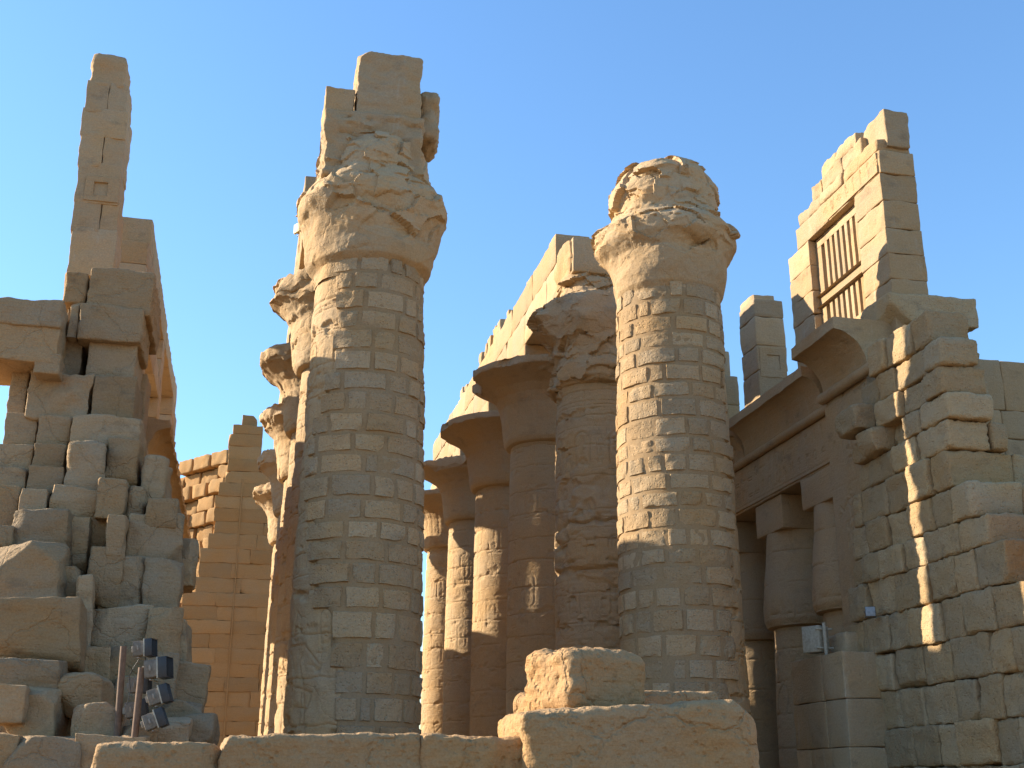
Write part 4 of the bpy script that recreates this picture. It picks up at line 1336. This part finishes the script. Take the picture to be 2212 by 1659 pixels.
m = MB()
p0 = onY(1336, 1550, 14.3); p1 = onY(1556, 1491, 14.3)
stone(m, ((p0[0] + p1[0]) / 2, 14.8, (p0[2] + p1[2]) / 2), (p1[0] - p0[0], .9, p1[2] - p0[2]), .1, .03, 2.5, 3, .04, seed=14.4, cutd=(.8, .95))
tag(m.build('stone_block', S_NEAR, angle=50), 'flat slab lying behind the right end of the large cracked block', 'stone block')
m = MB()
wall_blocks(m, 'Y', YW - .1, YW + 2.2, [0, .97], lambda z: -1.5, lambda z: 6.0, blen=(1.2, 1.9), seed=64, rnd=.05, amp=.03, cell=.15)
tag(m.build('wall_footing', S_NEAR), 'bottom course of the front wall, below the picture edge', 'wall')

# ------------------------------------------------------------------ floodlights and poles
def frame_from(d, up=(0, 0, 1)):
    d = np.array(d, float); d /= np.linalg.norm(d)
    s = np.cross(d, up); s /= np.linalg.norm(s)
    u = np.cross(s, d)
    return np.stack([d, s, u], 1)

def floodlight(x0, y0, x1, y1, Y, d, label, size=None, body=None, glass=None, group='floodlights on the wooden poles', fins=True, top=None):
    c = onY((x0 + x1) / 2, (y0 + y1) / 2, Y)
    M = frame_from(d)
    s = (size or .42) * .88
    root = empty('floodlight', tuple(c), label, 'floodlight', group)
    m = MB()
    box(m, c - M[:, 0] * s * .22, (s * .62, s * .78, s * .74), M, bev=.02)
    if fins:
        for k in range(9):
            box(m, c - M[:, 0] * (s * .50 - k * s * .055), (s * .018, s * .84, s * .80), M, bev=.003)
    box(m, c - M[:, 0] * s * .60, (s * .16, s * .4, s * .34), M, bev=.01)
    m.build('housing', body or M_GREY, root)
    m = MB()
    box(m, c + M[:, 0] * s * .12, (s * .07, s * .98, s * .96), M, bev=.012)
    fr_ = m.build('front_frame', M_WHITE if body is None else body, root)
    m = MB()
    box(m, c + M[:, 0] * s * .20, (s * .10, s * .9, s * .88), M, bev=.008)
    m.build('glass', glass or M_DARK, fr_)
    if body is None:
        m = MB()
        for sg in (1, -1):
            box(m, c + M[:, 0] * s * .36 + M[:, 1] * sg * s * .46, (s * .40, .012, s * .9), M, bev=.003)
            box(m, c + M[:, 0] * s * .36 + M[:, 2] * sg * s * .46, (s * .40, s * .92, .012), M, bev=.003)
        for k in range(5):
            box(m, c + M[:, 0] * s * .36 + M[:, 1] * (k - 2) * s * .17, (s * .36, .008, s * .9), M, bev=.002)
        m.build('louvre', M_BLACK, fr_)
    m = MB()
    for sg in (1, -1):
        box(m, c - M[:, 0] * s * .2 + M[:, 1] * sg * s * .52, (s * .09, .02, s * .25), M, bev=.003)
    box(m, c - M[:, 0] * s * .2 - M[:, 2] * s * .52, (s * .09, s * 1.06, .02), M, bev=.003)
    m.build('bracket', M_GREY if body is None else M_BLACK, root)
    return root
dR = (1.0, .18, .16)
floodlight(291, 1378, 334, 1424, 26.0, (1, -.28, .10), 'topmost floodlight, pale ribbed back and dark front facing right', .42)
floodlight(311, 1420, 372, 1469, 25.9, (1, -.3, .12), 'largest floodlight with a broad white front rim, second from top', .50)
floodlight(318, 1478, 370, 1528, 25.8, (1, -.15, .35), 'ribbed floodlight tilted up, third down on the right hand pole', .44)
floodlight(308, 1529, 361, 1582, 25.7, (1, -.1, .42), 'lowest floodlight, tilted up steeply near the ground', .44)
floodlight(274, 1462, 330, 1498, 26.5, (1, -.2, .1), 'rear floodlight half hidden behind the thick right pole, upper one', .42)
floodlight(264, 1513, 325, 1552, 26.5, (1, -.1, .15), 'rear floodlight half hidden between the two poles, lower one', .44)
for (x0, y0, x1, y1, Y, lab) in ((267, 1396, 252, 1640, 26.5, 'thin leaning wooden pole, the left and taller one'), (306, 1442, 286, 1640, 25.9, 'thick leaning wooden pole in front carrying floodlights')):
    m = MB()
    a = onY(x0, y0, Y); b = onY(x1, y1, Y); b[2] = 1.2
    tube(m, b, a, .075, 12, r1=.065)
    tag(m.build('wooden_pole', M_WOOD), lab, 'pole', 'wooden poles of the floodlights')
m = MB()
pts = [onY(*p) for p in ((300, 1425, 26), (287, 1445, 26.1), (279, 1460, 26.2), (282, 1490, 26.2), (276, 1515, 26.2), (268, 1528, 26.2))]
for a, b in zip(pts[:-1], pts[1:]): tube(m, a, b, .009, 6)
tag(m.build('cable', M_BLACK), 'thin black cable hanging between the upper and lower floodlights', 'cable')
# small lamp on the low pier, lamp high on the far beam, white box
floodlight(1868, 1310, 1891, 1333, 31.75, (-.35, -1, .0), 'small black floodlight with pale glass on the rough wall above the white box', .34, body=M_BLACK, glass=M_PALE, group='small lamp at the right', fins=False)
cc = onY(645, 494, 46.0)
floodlight(637, 480, 654, 508, 44.2, (-1, -.6, .0), 'yellowish lamp fixed high on the beam left of the nearest left column', .5, body=M_YELL, glass=M_YELL, group='high lamp', fins=False)
fl_ = onY(1880, 1321, 31.75)
wb = empty('lamp_box', tuple(onY(1767, 1410, 34.1)), 'white metal box clamped to a short white post on the low pier', 'metal box')
m = MB()
c = onY(1765, 1382, 34.1)
Mx = frame_from((-1, -.55, .0))
box(m, c + np.array([-.05, 0, 0]), (.5, .62, .78), Mx, bev=.02)
m.build('box', M_WHITE, wb)
m = MB()
p = onY(1778, 1345, 33.6); q = onY(1785, 1412, 33.6)
tube(m, (q[0], 33.6, zp - .02), (p[0] + .02, 33.6, p[2]), .055, 12)
m.build('post', M_WHITE, wb)
for zz in (c[2] + .28, c[2] - .28):
    m = MB(); box(m, (q[0] + .02, 33.7, zz), (.55, .06, .05), bev=.005)
    m.build('clamp', M_WHITE, wb)

# ------------------------------------------------------------------ ground
m = MB()
g = np.linspace(-1, 1, 161); g = np.sign(g) * np.abs(g) ** 2.2 * 2500
Xg, Yg = np.meshgrid(g, g, indexing='ij')
Pg = np.stack([Xg, Yg + 40, 0 * Xg], -1)
Pg[..., 2] = .05 * fbm(Pg * .3, 3, 2) - .05
m.add(Pg, grid_faces(160, 160), .5)
gr = m.build('ground', S_SAND, loc=(0, 0, 0), angle=180)
gr['kind'] = 'structure'

for o in bpy.data.objects:
    if o.parent is None and 'label' in o and 'kind' not in o: o['kind'] = 'thing'
    if '_org' in o: del o['_org']
